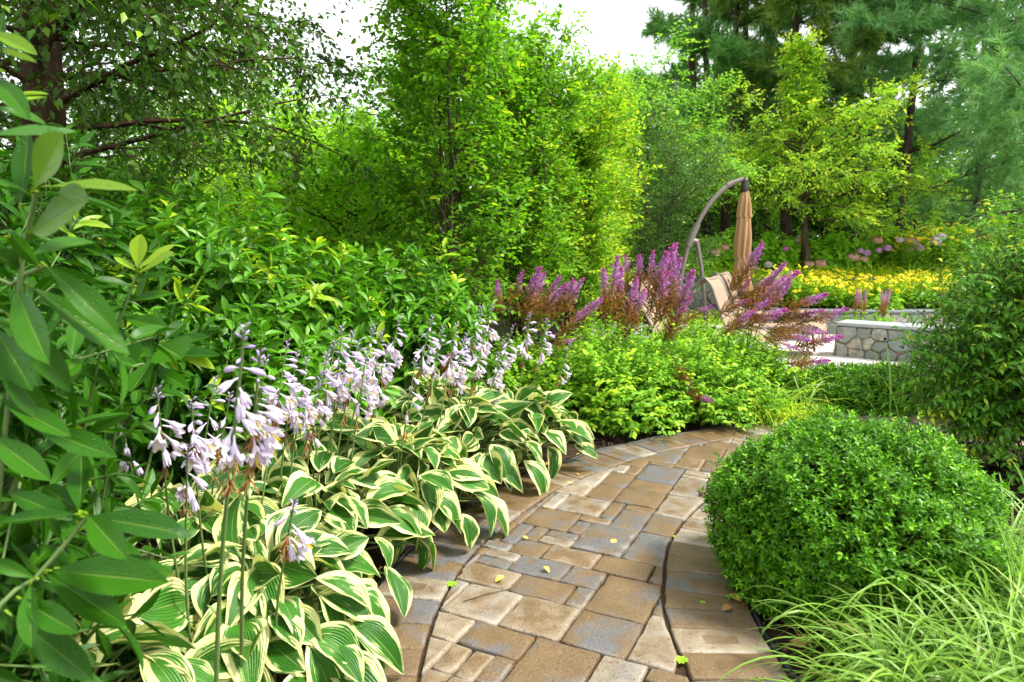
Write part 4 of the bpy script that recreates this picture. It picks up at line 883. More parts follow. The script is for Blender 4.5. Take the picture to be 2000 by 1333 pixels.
def grass(name, label, cat, c, n, ln, seed, mat, width=.006, spread=.06, el=(.5, 1.45), curv=1.6, group=None, kind=None, azr=(0, TAU), dead=.04):
    rng = np.random.default_rng(seed); c = np.array(c, float)
    az = rng.uniform(*azr, n); e0 = rng.uniform(*el, n); Ls = ln*rng.uniform(.55, 1.15, n); cv = curv*rng.uniform(.5, 1.3, n); K = 10
    a = e0.copy(); pos = np.zeros((n, K+1, 3)); pos[:, 0] = c+np.stack([rng.normal(0, spread, n), rng.normal(0, spread, n), np.zeros(n)], -1); tw = rng.normal(0, .25, n)
    az2 = az.copy()
    for k in range(K):
        st = Ls/K; pos[:, k+1] = pos[:, k]+np.stack([np.cos(az2)*np.cos(a), np.sin(az2)*np.cos(a), np.sin(a)], -1)*st[:, None]; a = a-cv/K*(.5+1.2*k/K)*1.3; az2 = az2+tw/K
    gz = c[2]+.012; pos[..., 2] = np.maximum(pos[..., 2], gz)
    s = np.stack([-np.sin(az), np.cos(az), rng.normal(0, .35, n)], -1); s = nrm(s); t = np.linspace(0, 1, K+1); wd = width*np.sqrt(np.maximum(.0, 1-t**3))*(.55+.45*np.minimum(1, t*4)); wd[-1] = width*.03
    upn = np.zeros((n, K+1, 3)); upn[..., 2] = 1
    cols = [pos+s[:, None]*wd[None, :, None]*u-(upn*abs(u)*0-upn*abs(u)*width*.25) for u in (-1, -.45, .45, 1)]
    V = np.stack(cols, 2).reshape(-1, 3); Fb = gridF(3, K); F = (Fb[None]+(np.arange(n)*(K+1)*4)[:, None, None]).reshape(-1, 4)
    UV = np.tile(np.array([(u, tt) for tt in t for u in (0, .25, .75, 1)]), (n, 1))
    r = np.repeat(rng.random(n), (K+1)*4); y = np.repeat((rng.random(n) < dead)*rng.random(n), (K+1)*4)*np.tile(np.repeat(t, 4), n)
    g = Geo(); g.add(V, F, UV, r, y); o = g.build(name, mat, origin=c); tag(o, label, cat, group, kind); return o
sed = 'striped grass clumps in the lower right corner'
for i, (x, y, n, ln, lb) in enumerate([(1.12, 1.66, 420, .5, 'striped arching grass clump lowest in the right corner'), (1.5, 2.02, 460, .6, 'striped grass clump against the right edge beside the boxwood ball'), (1.2, 1.95, 260, .42, 'sparser striped grass clump spilling over leaf litter at the path edge'), (1.28, 1.36, 420, .55, 'striped grass clump cut off by the bottom right corner'),
                                       (1.95, 2.5, 340, .55, 'striped grass clump behind the boxwood ball at the right edge'), (1.48, 1.68, 460, .62, 'tall striped grass clump cut off by the right edge'), (1.78, 2.12, 360, .6, 'striped grass clump at the right edge between two others')]):
    grass('grass_clump', lb, 'grass', (x, y, 0), int(n*1.35), ln, 600+i, M['blade'], .0042, .09, (.35, 1.5), 1.9, sed)
grass('grass_clump', 'pale striped grass tuft standing between the path and the far boxwood', 'grass', (2.12, 4.93+.35, 0), 90, .5, 610, M['blade'], .007, .1, (.35, 1.4), 1.5)
grass('grass_clump', 'fine lime sedge spilling from the astilbes at the path edge', 'grass', (1.95, 5.28, 0), 420, .5, 611, M['limegrass'], .003, .16, (.2, 1.3), 1.9)
grass('grass_clump', 'fine lime sedge beside the patio below the lowest plumes', 'grass', (2.55, 5.9, 0), 420, .5, 612, M['limegrass'], .003, .16, (.2, 1.3), 1.8)
grass('grass_clump', 'few thin rush blades rising above the far boxwood', 'grass', (2.95, 5.0, .1), 16, .55, 613, M['blade'], .006, .2, (1.0, 1.5), .6)

# ---------------------------------------------------------------- walls, terraces
def voronoi(rng, Lx, H, cell):
    nx = max(1, int(Lx/cell)); nz_ = max(1, int(round(H/(cell*.7)))); pts = []
    for i in range(nx):
        for j in range(nz_): pts.append(((i+.5+(.5 if j % 2 else 0)+rng.uniform(-.38, .38))*Lx/nx, (j+.5+rng.uniform(-.35, .35))*H/nz_))
    pts = np.array(pts); cells = []
    for i, p in enumerate(pts):
        poly = [np.array(q, float) for q in ((0, 0), (Lx, 0), (Lx, H), (0, H))]
        for j, q in enumerate(pts):
            if i == j or np.linalg.norm(q-p) > cell*3.2: continue
            a = q-p; m_ = (p+q)/2; out = []
            for k in range(len(poly)):
                u, v = poly[k], poly[(k+1) % len(poly)]; du, dv = (u-m_)@a, (v-m_)@a
                if du <= 0: out.append(u)
                if du*dv < 0: out.append(u+(v-u)*du/(du-dv))
            poly = out
            if len(poly) < 3: break
        if len(poly) >= 3: cells.append(np.array(poly))
    return cells
def stone_wall(name, label, cat, curve, z0, H, th, cell, seed, capm, cap_h=.05, over=.03, back=False):
    """curve: ground polyline of the front face, left to right as seen; wall body behind it"""
    rng = np.random.default_rng(seed); c = resample(spline(curve, 20), .06); l = np.concatenate([[0], np.cumsum(np.linalg.norm(np.diff(c, axis=0), axis=1))]); Lx = l[-1]
    t = nrm(np.gradient(c, axis=0)); nb = np.stack([-t[:, 1], t[:, 0]], -1)
    rt = root(name, label, cat, (*c[0], z0)); n = len(c)
    f_, b_ = c, c+nb*th
    def ext(a, b, zlo, zhi, m_, nm):
        g = Geo(); k = len(a); V = np.concatenate([np.column_stack([a, np.full(k, zlo)]), np.column_stack([a, np.full(k, zhi)]), np.column_stack([b, np.full(k, zhi)]), np.column_stack([b, np.full(k, zlo)])])
        F = [(r*k+i, r*k+i+1, ((r+1) % 4)*k+i+1, ((r+1) % 4)*k+i) for r in range(4) for i in range(k-1)]+[(0, k, 2*k, 3*k), (k-1, 4*k-1, 3*k-1, 2*k-1)]
        g.add(V, F); return g.build(nm, m_, rt, smooth=False)
    ext(f_, b_, z0-.1, z0+H, M['mortar'], 'wall_core')
    g = Geo()
    def face(mapf, L_):
        for p in voronoi(rng, L_, H, cell):
            p = clean(p)
            if len(p) < 3 or abs(area(p)) < .0008: continue
            if area(p) < 0: p = p[::-1]
            p = dens(p, .05); p = inset(p, .004); p = p+rng.normal(0, .006, p.shape); pr = rng.uniform(.018, .035); k = len(p); r = rng.random()
            r1, r2 = inset(p, .004), inset(p, .014); V = [mapf(p, np.full(k, .002)), mapf(r1, np.full(k, pr*.7)), mapf(r2, np.full(k, pr))]
            cc = mapf(p.mean(0)[None], np.array([pr+.004])); g.add(np.vstack(V+[cc]), [(j*k+i, j*k+(i+1) % k, (j+1)*k+(i+1) % k, (j+1)*k+i) for j in range(2) for i in range(k)], None, r); g.add(np.vstack(V+[cc]), [(2*k+i, 2*k+(i+1) % k, 3*k) for i in range(k)], None, r)
    def mf(p, o):
        x = np.interp(p[:, 0], l, c[:, 0]); y = np.interp(p[:, 0], l, c[:, 1]); nx = np.interp(p[:, 0], l, nb[:, 0]); ny = np.interp(p[:, 0], l, nb[:, 1]); return np.column_stack([x-nx*o, y-ny*o, z0+p[:, 1]])
    face(mf, Lx)
    e0, e1 = c[0]+nb[0]*th, c[0]; dd = nrm(e1-e0); on = -t[0]
    face(lambda p, o: np.column_stack([e0[0]+dd[0]*p[:, 0]+on[0]*o, e0[1]+dd[1]*p[:, 0]+on[1]*o, z0+p[:, 1]]), th)
    g.build('stone_facing', M['stone'], rt)
    # coping slabs
    g = Geo(); s = 0.; c2 = c-nb*over-t*0; b2 = c+nb*(th+over)
    while s < Lx-.05:
        e = min(Lx, s+rng.uniform(.45, .7)); ss = np.linspace(s+.002, e-.002, 6)+(-over if s == 0 else 0)*np.linspace(1, 0, 6); k = 6
        q = lambda A_: np.column_stack([np.interp(ss, l, A_[:, 0]), np.interp(ss, l, A_[:, 1])])
        a, b = q(c2), q(b2); zl, zh = z0+H+.002, z0+H+cap_h+rng.uniform(-.002, .002)
        rings = [np.column_stack([a, np.full(k, zl)]), np.column_stack([a, np.full(k, zh-.006)]), np.column_stack([a+nrm(b-a)*.006, np.full(k, zh)]), np.column_stack([b-nrm(b-a)*.006, np.full(k, zh)]), np.column_stack([b, np.full(k, zh-.006)]), np.column_stack([b, np.full(k, zl)])]
        F = [(r*k+i, r*k+i+1, ((r+1) % 6)*k+i+1, ((r+1) % 6)*k+i) for r in range(6) for i in range(k-1)]; g.add(np.vstack(rings), F, None, rng.random()); g.add(np.vstack(rings), [tuple(r*k for r in range(6)), tuple(r*k+k-1 for r in range(5, -1, -1))], None, rng.random()); s = e
    g.build('coping', capm, rt, smooth=False); return rt
stone_wall('seat_wall', 'low curved fieldstone seat wall with pale bluestone top on the patio', 'wall', [(3.98, 8.3), (4.5, 7.86), (5.1, 7.55), (6.0, 7.4)], 0, .385, .36, .17, 700, M['cap'], .045)
stone_wall('retaining_wall', 'lower retaining wall with dark coping in front of the yellow flowers', 'wall', [(4.1, 10.5), (5.5, 10.42), (7.2, 10.42), (9.5, 10.5)], 0, .33, .28, .22, 701, M['capdark'], .05)
stone_wall('retaining_wall', 'upper retaining wall of blue grey stone behind the folded umbrella', 'wall', [(2.9, 12.95), (5, 12.95), (7.2, 12.95), (11, 12.95)], 0, .72, .25, .27, 702, M['capdark'], .055)
stone_wall('retaining_wall', 'short side wall closing the lower terrace beside the loungers', 'wall', [(4.12, 12.9), (4.13, 11.8), (4.12, 10.9)], 0, .33, .16, .22, 703, M['capdark'], .05)

# planting of the terraces
def cone_drift(label, xr, yr, n, hr, seed, nf):
    rng = np.random.default_rng(seed); x = rng.uniform(*xr, n); y = rng.uniform(*yr, n); z = terr(x, y); h_ = rng.uniform(*hr, n)*(1+.18*np.sin(x*3.1)*np.cos(y*2.3))
    g = Geo(); S = np.column_stack([x, y, z]); d = nrm(rng.normal(0, .12, (n, 3))+np.array((0, 0, 1))); inst(g, PRISM, S, frames(d, rng.normal(0, 1, d.shape))*np.stack([np.full(n, .003), h_, np.full(n, .003)], -1)[:, None, :])
    spiral_leaves(g, rng, S, d, h_*.95, 15, .085, [BENT, T_ast[0]], ang=1., start=.12, ytop=.12, droop=.05)
    q = np.sort(rng.choice(n, min(nf, n), replace=False)); tp = (S+d*h_[:, None])[q]
    PET = []; PF = []; 
    for i in range(9): a = i/9*TAU; c0, s0 = math.cos(a), math.sin(a); k = len(PET); PET += [(0, 0, 0), (c0*.55-s0*.2, s0*.55+c0*.2, .02), (c0, s0, -.18), (c0*.55+s0*.2, s0*.55-c0*.2, .02)]; PF.append((k, k+1, k+2, k+3))
    T = (np.array(PET), np.array(PF), np.zeros((36, 2))); nn = nrm(rng.normal(0, .35, (len(tp), 3))+np.array((0, -.35, 1))); s = .046*rng.uniform(.75, 1.2, len(tp))
    FR = frames(nrm(np.cross(nn, (1, .2, 0))), nn)*s[:, None, None]; inst(g, T, tp, FR, rng.random(len(tp)), 0., 1)
    CT = []; 
    for zz, r in ((0, .18), (.12, .15), (.18, .04)): CT += [(r*math.cos(a), r*math.sin(a), zz) for a in np.arange(7)/6*TAU]
    inst(g, (np.array(CT), gridF(6, 2), np.zeros((21, 2))), tp, FR, 0., 0., 2)
    return tag(g.build('coneflower_drift', [M['coneleaf'], M['yellow'], M['brown']], smooth=False), label, 'flowers', kind='stuff')
cone_drift('broad drift of yellow coneflowers filling the lower terrace', (4.5, 9.2), (10.85, 12.75), 1300, (.24, .52), 710, 1300)
cone_drift('yellow coneflowers on the upper terrace at the right', (7.6, 11.), (13.3, 14.6), 520, (.6, .95), 711, 420)
cone_drift('foremost yellow coneflowers below the umbrella', (4.25, 4.75), (11., 12.6), 120, (.42, .66), 712, 70)
rng = np.random.default_rng(720)
for i in range(26):
    x = 3.4+i*.215; y = 13.45+.12*math.sin(i*2.1); r = .5
    lb = 'lime grass tuft in the strip edging the upper terrace'
    grass('grass_clump', lb, 'grass', (x*1.0, y, float(terr(x, y))), 60, r, 721+i, M['limegrass'], .006, .08, (.3, 1.3), 1.8, 'lime grass tufts along the upper terrace')
for i, x in enumerate((3.15, 3.5, 3.85, 4.0, 3.3)):
    grass('grass_clump', 'lime grass tuft at the foot of the upper wall below the umbrella', 'grass', (x, 12.35-.25*(i % 2), 0.), 90, .42, 760+i, M['limegrass'], .006, .1, (.3, 1.3), 1.7, 'lime grass tufts under the umbrella')
for i, (px, Yd) in enumerate([(1850, 15.2), (1905, 15.0), (1880, 15.6)]):
    X_ = (px-1000)/FPX*Yd; grass('grass_clump', 'orange brown ornamental grass on the bank at upper right', 'grass', (X_, Yd, float(terr(X_, Yd))+.1), 130, 1.1, 770+i, M['deadleaf'], .006, .12, (.7, 1.45), .8, 'orange grasses on the bank')
def shrub(name, label, cat, c, rad, n, seed, leaf, mat, Ts, nl=8, group=None, flowers=(), ytop=.1, sl=.14):
    rng = np.random.default_rng(seed); z = float(terr(c[0], c[1])); b = np.array((c[0], c[1], z)); cc = (c[0], c[1], z+rad[2]*.45); rt = root(name, label, cat, b, group)
    p, nn, fr = shell(rng, n, rad, cc, -.45, .55, .12); d = nrm(nn*.8+np.array((0, 0, .35))+rng.normal(0, .25, nn.shape)); Ln = np.full(len(p), sl)*rng.uniform(.7, 1.3, len(p)); s0 = p-d*Ln[:, None]*.5
    g = Geo(); spiral_leaves(g, rng, s0, d, Ln, nl, leaf, Ts, ang=.95, ytop=ytop); g.build('foliage', M[mat], rt)
    w_ = Geo(); stems_to(w_, rng, s0, b, .06, .004, max(1, n//30), 4); w_.build('stem', M['gstem'], rt)
    return rt
T_hyd = [leafT(3, 2, .36, .42, .2, .3)]
hy = [((4.0, 13.95), (.45, .35, .5), 'lime leaved hydrangea left of the folded umbrella'), ((4.5, 14.1), (.5, .4, .62), 'hydrangea with dusty pink heads just left of the folded umbrella'), ((5.35, 14.1), (.6, .4, .6), 'hydrangea with one magenta head right of the folded umbrella'), ((6.65, 14.05), (.65, .45, .6), 'hydrangea in front of the dogwood stem with faded pink heads'),
      ((7.85, 14.2), (.6, .45, .72), 'hydrangea with mauve and pink heads in the middle of the bank'), ((8.9, 14.1), (.55, .45, .8), 'hydrangea with large pale lilac heads at the right of the bank')]
hyd = [shrub('hydrangea_shrub', lb, 'hydrangea', c, r, 150, 800+i, .13, 'hydr', T_hyd, 7, 'hydrangeas on the bank') for i, (c, r, lb) in enumerate(hy)]
rng = np.random.default_rng(33)
def headT():
    g = Geo(); V = nrm(rng.normal(0, 1, (90, 3))); V[:, 2] = np.abs(V[:, 2])*.8+V[:, 2]*.0-.1; T = (np.array([(0, -.16, 0), (.16, 0, .02), (0, .16, 0), (-.16, 0, .02)]), np.array([(0, 1, 2, 3)]), np.zeros((4, 2)))
    u = nrm(V); inst(g, T, u*np.array((.5, .5, .42)), frames(nrm(np.cross(u, rng.normal(0, 1, u.shape))), u), rng.random(90)); lathe(g, [(0, .3), (.25, .24), (.38, 0), (.2, -.15), (.02, -.2)], 10); return g
hm = {k: meshof(headT(), 'flower_head', [M['fl_'+k]]) for k in ('pink', 'purple', 'lilac', 'mag')}
for i, (px, py, k, h_, s) in enumerate([(1397, 494, 'pink', 0, .2), (1415, 484, 'pink', 1, .17), (1440, 507, 'purple', 1, .12), (1535, 487, 'mag', 2, .12), (1500, 518, 'lilac', 2, .16), (1580, 517, 'pink', 3, .18), (1602, 516, 'pink', 3, .22), (1665, 504, 'pink', 3, .22), (1686, 507, 'pink', 3, .16), (1680, 491, 'purple', 4, .13), (1692, 495, 'purple', 4, .16),
                                     (1713, 470, 'pink', 4, .2), (1716, 490, 'purple', 4, .13), (1733, 486, 'purple', 4, .17), (1775, 472, 'pink', 4, .22), (1785, 474, 'pink', 4, .2), (1771, 491, 'purple', 4, .13), (1779, 487, 'pink', 4, .16), (1796, 486, 'purple', 5, .17), (1769, 510, 'purple', 4, .12), (1826, 473, 'lilac', 5, .24), (1838, 464, 'lilac', 5, .18), (1757, 470, 'lilac', 4, .14)]):
    rt = hyd[h_]; o = np.array(rt['o_']); p = P(px, py, o[1]-.38); put('flower_head', hm[k], rt, Matrix.Translation(Vector([float(v) for v in p-o])) @ Matrix.Rotation(.4, 4, 'X') @ Matrix.Scale(s, 4))
for i, (c, r, lb) in enumerate([((6.3, 15.6), (.8, .5, .5), 'low leafy shrub behind the hydrangeas below the dogwood'), ((8.8, 13.8), (.4, .3, .3), 'small bright shrub low on the bank below the lilac hydrangea'), ((9.6, 13.4), (.5, .4, .45), 'bright green shrub at the right end of the upper terrace'), ((3.4, 13.9), (.5, .35, .42), 'lime shrub above the wall beside the umbrella mast'), ((5.9, 10.75), (.3, .2, .3), 'small leafy plant behind the lower coping'), ((7.9, 10.8), (.6, .3, .35), 'bright leafy plant at the right end of the lower wall')]):
    shrub('garden_shrub', lb, 'shrub', c, r, 160, 830+i, .1, 'coneleaf', T_hyd, 7, None)
# slim astilbe spikes by the lower wall
for i, (px, py, k, lb) in enumerate([(1668, 555, 0, 'pair of slim pink spikes at the left of the lower coping'), (1718, 552, 0, 'slim spikes rising behind the middle of the seat wall')]):
    X_ = (px-1000)/FPX*10.2; b = np.array((X_, 10.15, 0)); rt = root('astilbe_plant', lb, 'astilbe', b, 'slim astilbes by the lower wall')
    for j in range(3):
        q = np.array((rng.uniform(-.12, .17), rng.normal(0, .04), .3)); d = np.array((rng.normal(0, .12), 0, 1)); F_ = frames(nrm(d)[None], (0, 1, 0.))[0]*np.array((.3, .42, .3)); put('flower_plume', pl[j], rt, mat4(F_, q))
    g = Geo(); p_, n_, _ = shell(rng, 60, (.16, .14, .34), (*b[:2], .05), 0, .6); spiral_leaves(g, rng, p_, n_, np.full(len(p_), .08), 6, .05, T_ast); g.build('foliage', M['astilbe'], rt)

# ---------------------------------------------------------------- umbrella, loungers, rails, ornament
UY = 10.3; u0 = P(1316, 640, UY); ub = np.array((P(1345, 600, UY)[0], UY, 0)); rt = root('cantilever_umbrella', 'folded tan cantilever umbrella hanging from a curved grey brown mast', 'umbrella', ub)
mast = np.array([P(1314, 650, UY), P(1326, 570, UY), P(1338, 505, UY), P(1352, 462, UY), P(1372, 420, UY), P(1398, 385, UY), P(1425, 361, UY), P(1452, 350, UY)]); mast[0, 2] = .12
mp = resample(spline(mast, 12), .05); g = Geo(); tube(g, mp, .034, 12, cap=True); g.build('mast', M['metal_brown'], rt)
g = Geo(); i0 = np.argmin(abs(mp[:, 2]-P(0, 478, UY)[2])); i1 = np.argmin(abs(mp[:, 2]-P(0, 440, UY)[2])); tube(g, mp[i0:i1+1], .052, 12, cap=True); g.build('sleeve', M['metal_brown'], rt)
g = Geo(); i2 = np.argmin(abs(mp[:, 2]-P(0, 362, UY)[2])); tube(g, mp[i2:i2+3], .042, 12, cap=True); g.build('joint_ring', M['metal_brown'], rt)
g = Geo(); st_ = [P(1360, 468, UY), P(1366, 500, UY), P(1374, 560, UY), P(1380, 640, UY)]; st_[3][2] = .1; tube(g, resample(spline(st_, 8), .08), .032, 10, cap=True); g.build('strut', M['metal_brown'], rt)
g = Geo(); tube(g, [P(1349, 470, UY), P(1362, 472, UY)], .04, 10, cap=True); g.build('hinge_bracket', M['metal_brown'], rt)
hp = P(1455, 352, UY); g = Geo(); lathe(g, [(.0, .03), (.045, .025), (.055, -.02), (.05, -.1), (.065, -.15), (.035, -.2), (.02, -.24)], 14, hp); g.build('hinge_cap', M['metal_dark'], rt)
zt = lambda py: float(P(1458, py, UY)[2]); cxp = hp[0]+.01
def pleat(a, v): return 1+.2*np.cos(a*8+v*1.5)*(.3+.7*v)+.06*np.cos(a*3+2)
g = Geo()
for z_a, z_b, ra, rb, rm in ((372, 425, .045, .098, .088), (421, 504, .09, .098, .112), (500, 568, .09, .15, .115)):
    n = 10; prof = [(ra+(rm-ra)*math.sin(min(1, t*1.6)*math.pi/2) if t < .6 else rm+(rb-rm)*(t-.6)/.4, zt(z_a)+(zt(z_b)-zt(z_a))*t) for t in np.linspace(0, 1, n)]
    lathe(g, prof, 96, (cxp, UY, 0), 0, pleat); r1, z1 = prof[-1]; lathe(g, [(r1, z1), (r1*.75, z1+.01)], 96, (cxp, UY, 0), 0, lambda a, v: pleat(a, 1))
g.build('canopy', M['canvas'], rt)
g = Geo(); lathe(g, [(.03, zt(380)), (.03, zt(585)), (.0, zt(586))], 10, (cxp, UY, 0)); g.build('hub_tube', M['metal_dark'], rt)
g = Geo()
for rz in (0, math.pi/2): box(g, (ub[0], UY, .045), (1.3, .09, .06 if rz == 0 else .055), rz, 0, .008)
g.build('cross_base', M['metal_dark'], rt)
for dx, dy in ((-.34, -.34), (.34, -.34), (-.34, .34), (.34, .34)): g = Geo(); box(g, (ub[0]+dx, UY+dy, .05), (.48, .48, .07), 0, 0, .012); g.build('base_weight', M['metal_dark'], rt)

def chaise(label, foot, ang, back=1.0, seed=0, tilt=.95, reclined=True):
    """foot = ground point under the foot end; ang = heading from foot to head"""
    rt = root('chaise_lounge', label, 'lounger', (*foot, 0), 'beige sling loungers on the patio'); ca, sa = math.cos(ang), math.sin(ang)
    prof = [(0, .24), (.0, .33), (.06, .4), (.28, .395), (.62, .36), (.98, .36), (1.12, .38)]
    h_ = [(1.12+t*.6*math.cos(tilt), .38+t*.6*math.sin(tilt)) for t in (.3, .6, .85)]+[(1.12+.64*math.cos(tilt)+.05, .38+.62*math.sin(tilt)-.0), (1.12+.64*math.cos(tilt)+.13, .38+.6*math.sin(tilt)-.06)]
    q = resample(spline(prof+h_, 8), .03); W = .36
    def tr(x, y, z): return np.column_stack([foot[0]+x*ca-y*sa, foot[1]+x*sa+y*ca, z])
    for s in (-1, 1): g = Geo(); tube(g, tr(q[:, 0], np.full(len(q), s*W), q[:, 1]), .017, 8, cap=True); g.build('side_rail', M['metal_brown'], rt)
    g = Geo(); yy = np.linspace(-W+.01, W-.01, 9); V = []
    for o_ in (.0, -.008): V.append(np.concatenate([tr(np.full(9, x), yy, z+o_-.012*(1-(yy/W)**2)) for x, z in q]))
    for v in V: g.add(v, gridF(8, len(q)-1))
    g.build('sling', M['sling'], rt)
    g = Geo()
    for x, z in ((.08, .37), (1.05, .355), (q[-6, 0], q[-6, 1]-.02)): tube(g, tr(np.array((x, x)), np.array((-W, W)), np.array((z, z))), .014, 8)
    g.build('crossbar', M['metal_brown'], rt)
    for x in (.16, 1.02):
        for s in (-1, 1): g = Geo(); tube(g, tr(np.array((x+.02, x, x-.03)), np.full(3, s*W), np.array((.37, .2, .0))), (.014, .016, .017), 8, cap=True); g.build('leg', M['metal_brown'], rt)
    return rt
chaise('beige lounger whose rounded foot end shows beside the seat wall', tuple(G(1622, 700)[:2]+np.array((-.05, .08))), math.pi-.5, tilt=1.2)
chaise('beige lounger behind the tall upright plumes, left of the umbrella canopy', (2.75, 7.4), math.pi-.5, tilt=1.1)
chaise('lounger farther back under the folded umbrella', (4.45, 9.9), math.pi-.5, tilt=1.2)
def rail(label, pts, Yd, posts):
    p = [P(*q, Yd) for q in pts]; b = np.array((p[0][0], Yd, float(terr(p[0][0], Yd)))); rt = root('handrail', label, 'railing', b, 'handrails on the garden steps'); g = Geo(); tube(g, np.array(p), .026, 8, cap=True); g.build('rail', M['metal_dark'], rt)
    for q in posts: a = P(*q, Yd); g = Geo(); tube(g, [a, (a[0], a[1], float(terr(a[0], Yd))-.05)], .022, 8); g.build('post', M['metal_dark'], rt)
rail('dark handrail sloping down to the right between umbrella and dogwood', [(1490, 438), (1533, 467), (1578, 501)], 15.4, [(1495, 441), (1574, 498)])
rail('short dark handrail with one post above the pink hydrangeas', [(1752, 467), (1786, 431)], 15.4, [(1787, 431), (1755, 464)])
oc = P(1567, 468, 14.0); rt = root('garden_ornament', 'painted metal flower ornament with orange petals and blue rim on a stake', 'ornament', (oc[0], 14.0, float(terr(oc[0], 14.)))); g = Geo(); tube(g, [oc, (oc[0], 14.02, float(terr(oc[0], 14.)))], .008, 6); g.build('stake', M['metal_dark'], rt)
gb_, go_ = Geo(), Geo()
for i in range(6):
    a = i/6*TAU+.3; e = np.array((math.cos(a), 0, math.sin(a))); s = np.cross(e, (0, 1, 0))
    for gg, r0_, r1_, w_, y_ in ((gb_, .02, .125, .062, 0), (go_, .03, .1, .04, -.012)):
        ring = []
        for t in np.arange(12)/12*TAU: ring.append(oc+e*((r0_+r1_)/2+(r1_-r0_)/2*math.cos(t))+s*w_*math.sin(t)+np.array((0, y_, 0)))
        ring = np.array(ring); bk = ring+np.array((0, .006, 0)); V = np.vstack([ring, bk]); gg.add(V, [tuple(range(12))]); gg.add(V, [tuple(range(23, 11, -1))]); gg.add(V, [(j, (j+1) % 12, 12+(j+1) % 12, 12+j) for j in range(12)])
gb_.build('blue_rim', M['blue'], rt, smooth=False); go_.build('petals', M['orange'], rt, smooth=False); g = Geo(); lathe(g, [(.03, 0), (.022, .015), (0, .02)], 12, (0, 0, 0)); V, F, UV, r, y, m_ = g.b[0]; V = np.stack([V[:, 0], -V[:, 2], V[:, 1]], -1)+oc+np.array((0, -.014, 0)); g.b[0] = (V, F, UV, r, y, m_); g.build('boss', M['yellow'], rt)

# ---------------------------------------------------------------- litter: fallen leaves, twigs, weeds, mulch
def fallen(label, px, py, size, ry, seed, z=.014, group='fallen leaves'):
    rng = np.random.default_rng(seed); p = G(px, py, z); g = Geo(); T = leafT(6, 4, .3, .45, .25*rng.uniform(.4, 1.6), rng.uniform(.1, .5)*1., wave=.02, ph=rng.random()*6)
    az = rng.random()*TAU; d = np.array((math.cos(az), math.sin(az), .15)); Mx = frames(d[None], np.array((rng.normal(0, .15), rng.normal(0, .15), 1.)))*size; inst(g, T, (p+np.array((0, 0, .004)))[None], Mx, np.array([rng.random()]), np.array([ry]))
    V = g.b[0][0]; V[:, 2] += z+.003-V[:, 2].min(); tag(g.build('fallen_leaf', M['deadleaf'], origin=p), label, 'leaf', group)
FL = [(1195, 1062, .045, .95, 'bright yellow leaf lying in the middle of the path'), (1062, 1114, .04, .45, 'tan leaf on a brown paver below the bright yellow leaf'), (985, 1134, .045, .85, 'long pale yellow leaf beside a dark paver'), (1021, 1052, .03, .7, 'small pale leaf on a mossy brown paver left of the yellow leaf'), (1064, 995, .03, .7, 'small pale leaf on the far left of the middle pavers'),
      (1108, 947, .035, .6, 'pale leaf at the left curved joint'), (900, 996, .03, .5, 'small orange leaf on the mulch beside the left border'), (1130, 929, .03, .4, 'small orange leaf on the left border pavers'), (1423, 1168, .05, .35, 'narrow tan leaf on the right border below the boxwood ball'), (1427, 1187, .05, .1, 'curled brown leaf on the right border near the boxwood ball'),
      (1228, 905, .03, .1, 'brown leaf in the joint where the path bends'), (1000, 1023, .03, .0, 'rust coloured leaf stuck in the left curved joint')]
for i, (px, py, s, y, lb) in enumerate(FL): fallen(lb, px, py, s, y, 900+i)
rng = np.random.default_rng(44)
for i in range(16):
    c = resample(offs(RJ, np.full(len(RJ), -.36-.0*i)), .05); k = rng.integers(12, 38) if i < 12 else rng.integers(5, 40); a = rng.uniform(0, .2) if i < 12 else 0; p = c[k]+np.array((a, rng.normal(0, .03)))
    px_i = (p[0]/p[1]); g = Geo(); T = leafT(6, 4, .32, .45, .4, rng.uniform(.1, .6), wave=.03, ph=i); az = rng.random()*TAU; Mx = frames(np.array([(math.cos(az), math.sin(az), .2)]), np.array((rng.normal(0, .3), rng.normal(0, .3), 1.)))*rng.uniform(.05, .085)
    inst(g, T, np.array([[p[0], p[1], .01]]), Mx, np.array([rng.random()*.6]), np.array([.15*rng.random()])); V = g.b[0][0]; V[:, 2] += .004-V[:, 2].min(); tag(g.build('fallen_leaf', M['deadleaf'], origin=(p[0], p[1], 0)), 'dry brown leaf in the litter between the right border and the striped grass', 'leaf', 'dry leaves in the litter below the boxwood ball')
for i in range(24):
    c = resample(offs(LJ, np.full(len(LJ), .33)), .05); k = rng.integers(36, 80); p = c[min(k, len(c)-1)]+rng.normal(0, .035, 2); g = Geo(); T = leafT(5, 4, .36, .45, .4, .4); az = rng.random()*TAU
    inst(g, T, np.array([[p[0], p[1], .01]]), frames(np.array([(math.cos(az), math.sin(az), .2)]), np.array((rng.normal(0, .3), rng.normal(0, .3), 1.)))*rng.uniform(.025, .045), np.array([rng.random()]), np.array([.5*rng.random()])); V = g.b[0][0]; V[:, 2] += .004-V[:, 2].min()
    tag(g.build('fallen_leaf', M['deadleaf'], origin=(p[0], p[1], 0)), 'small orange leaf on the mulch strip along the left border', 'leaf', 'small leaves on the mulch along the left border')
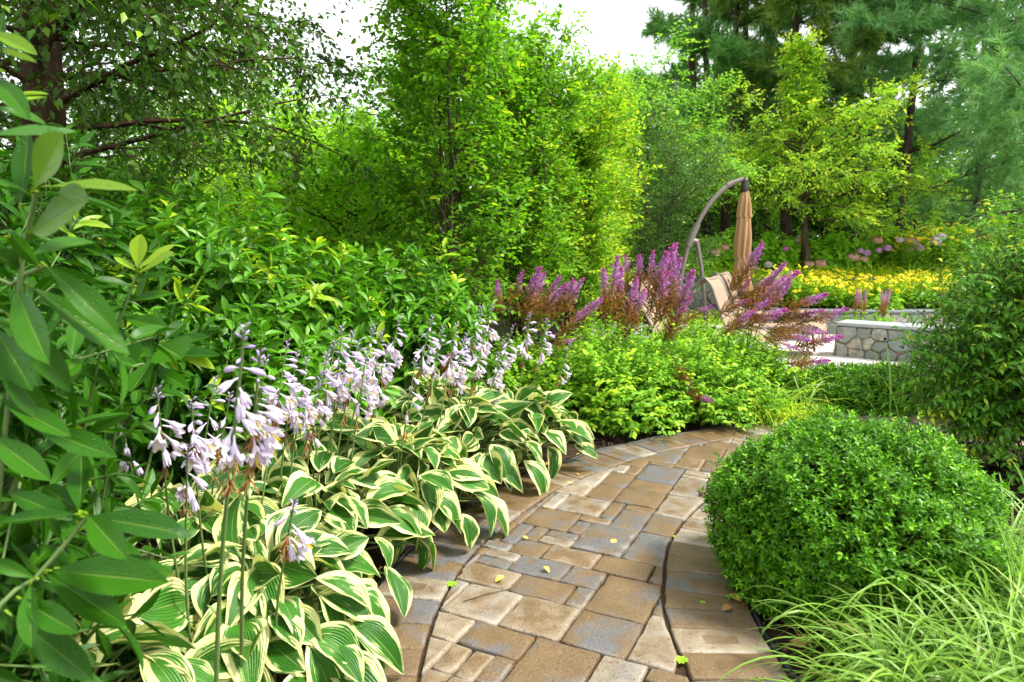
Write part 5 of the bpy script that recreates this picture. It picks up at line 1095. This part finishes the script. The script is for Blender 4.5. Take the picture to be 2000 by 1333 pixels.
for i, (px, py, lb) in enumerate([(882, 1143, 'little green weed growing in the left curved joint'), (1330, 1292, 'little green weed at the bottom of the right curved joint'), (1318, 1049, 'tiny green weed high in the right curved joint'), (1372, 1178, 'tiny green sprig lying on the right border')]):
    p = G(px, py, .008); g = Geo(); n = 9; az = np.arange(n)*2.4; d = np.column_stack([np.cos(az), np.sin(az), np.full(n, .6)]); inst(g, leafT(4, 2, .28, .5, .2, .3), np.tile(p, (n, 1)), frames(d, (0, 0, 1.))*(.026 if i < 2 else .013), rng.random(n), rng.random(n)*.6); tag(g.build('weed', M['hydr'], origin=p), lb, 'weed')
for i, (a, b, lb) in enumerate([((905, 1175), (1000, 1150), 'thin dark twig lying across the left middle pavers'), ((905, 1300), (870, 1333), 'thin twig at the bottom left of the pavers')]):
    pa_, pb_ = G(*a, .017), G(*b, .017); g = Geo(); tube(g, resample(spline([pa_, (pa_+pb_)/2+np.array((.01, .008, .003)), pb_], 6), .01), .0018, 5); tag(g.build('twig', M['bark'], origin=pa_), lb, 'twig')
# shredded bark on the beds
n = 16000; x = rng.uniform(-2.2, 3.2, n); y = rng.uniform(.6, 6.5, n); p2 = np.column_stack([x, y])
lo_ = resample(offs(LJ, np.full(len(LJ), .3)), .1); ro_ = resample(offs(RJ, np.full(len(RJ), -.34)), .1)
def side(c, p):
    d = ((p[:, None]-c[None])**2).sum(-1); k = d.argmin(1); t = nrm(np.gradient(c, axis=0))[k]; v = p-c[k]; return t[:, 0]*v[:, 1]-t[:, 1]*v[:, 0]
ok = (side(lo_, p2) > 0) | (side(ro_, p2) < 0); p2 = p2[ok]; n = len(p2); g = Geo(); az = rng.random(n)*TAU; d = np.column_stack([np.cos(az), np.sin(az), rng.normal(0, .3, n)])
CH_ = (np.array([(-.1, 0, 0), (.12, 0, .02), (.16, 1, 0), (-.06, .9, .03), (0, .5, .12)]), np.array([(0, 1, 4), (1, 2, 4), (2, 3, 4), (3, 0, 4)]), np.zeros((5, 2)))
inst(g, CH_, np.column_stack([p2, rng.uniform(-.012, .012, n)]), frames(d, np.array((0, 0, 1.))+rng.normal(0, .3, (n, 3)))*(.032*rng.uniform(.4, 1.4, n))[:, None, None]); tag(g.build('mulch', M['chip'], smooth=False), 'dark shredded bark mulch on the beds', 'mulch', kind='stuff')
# drop helper-only property
for o in D.objects:
    if 'o_' in o.keys(): del o['o_']
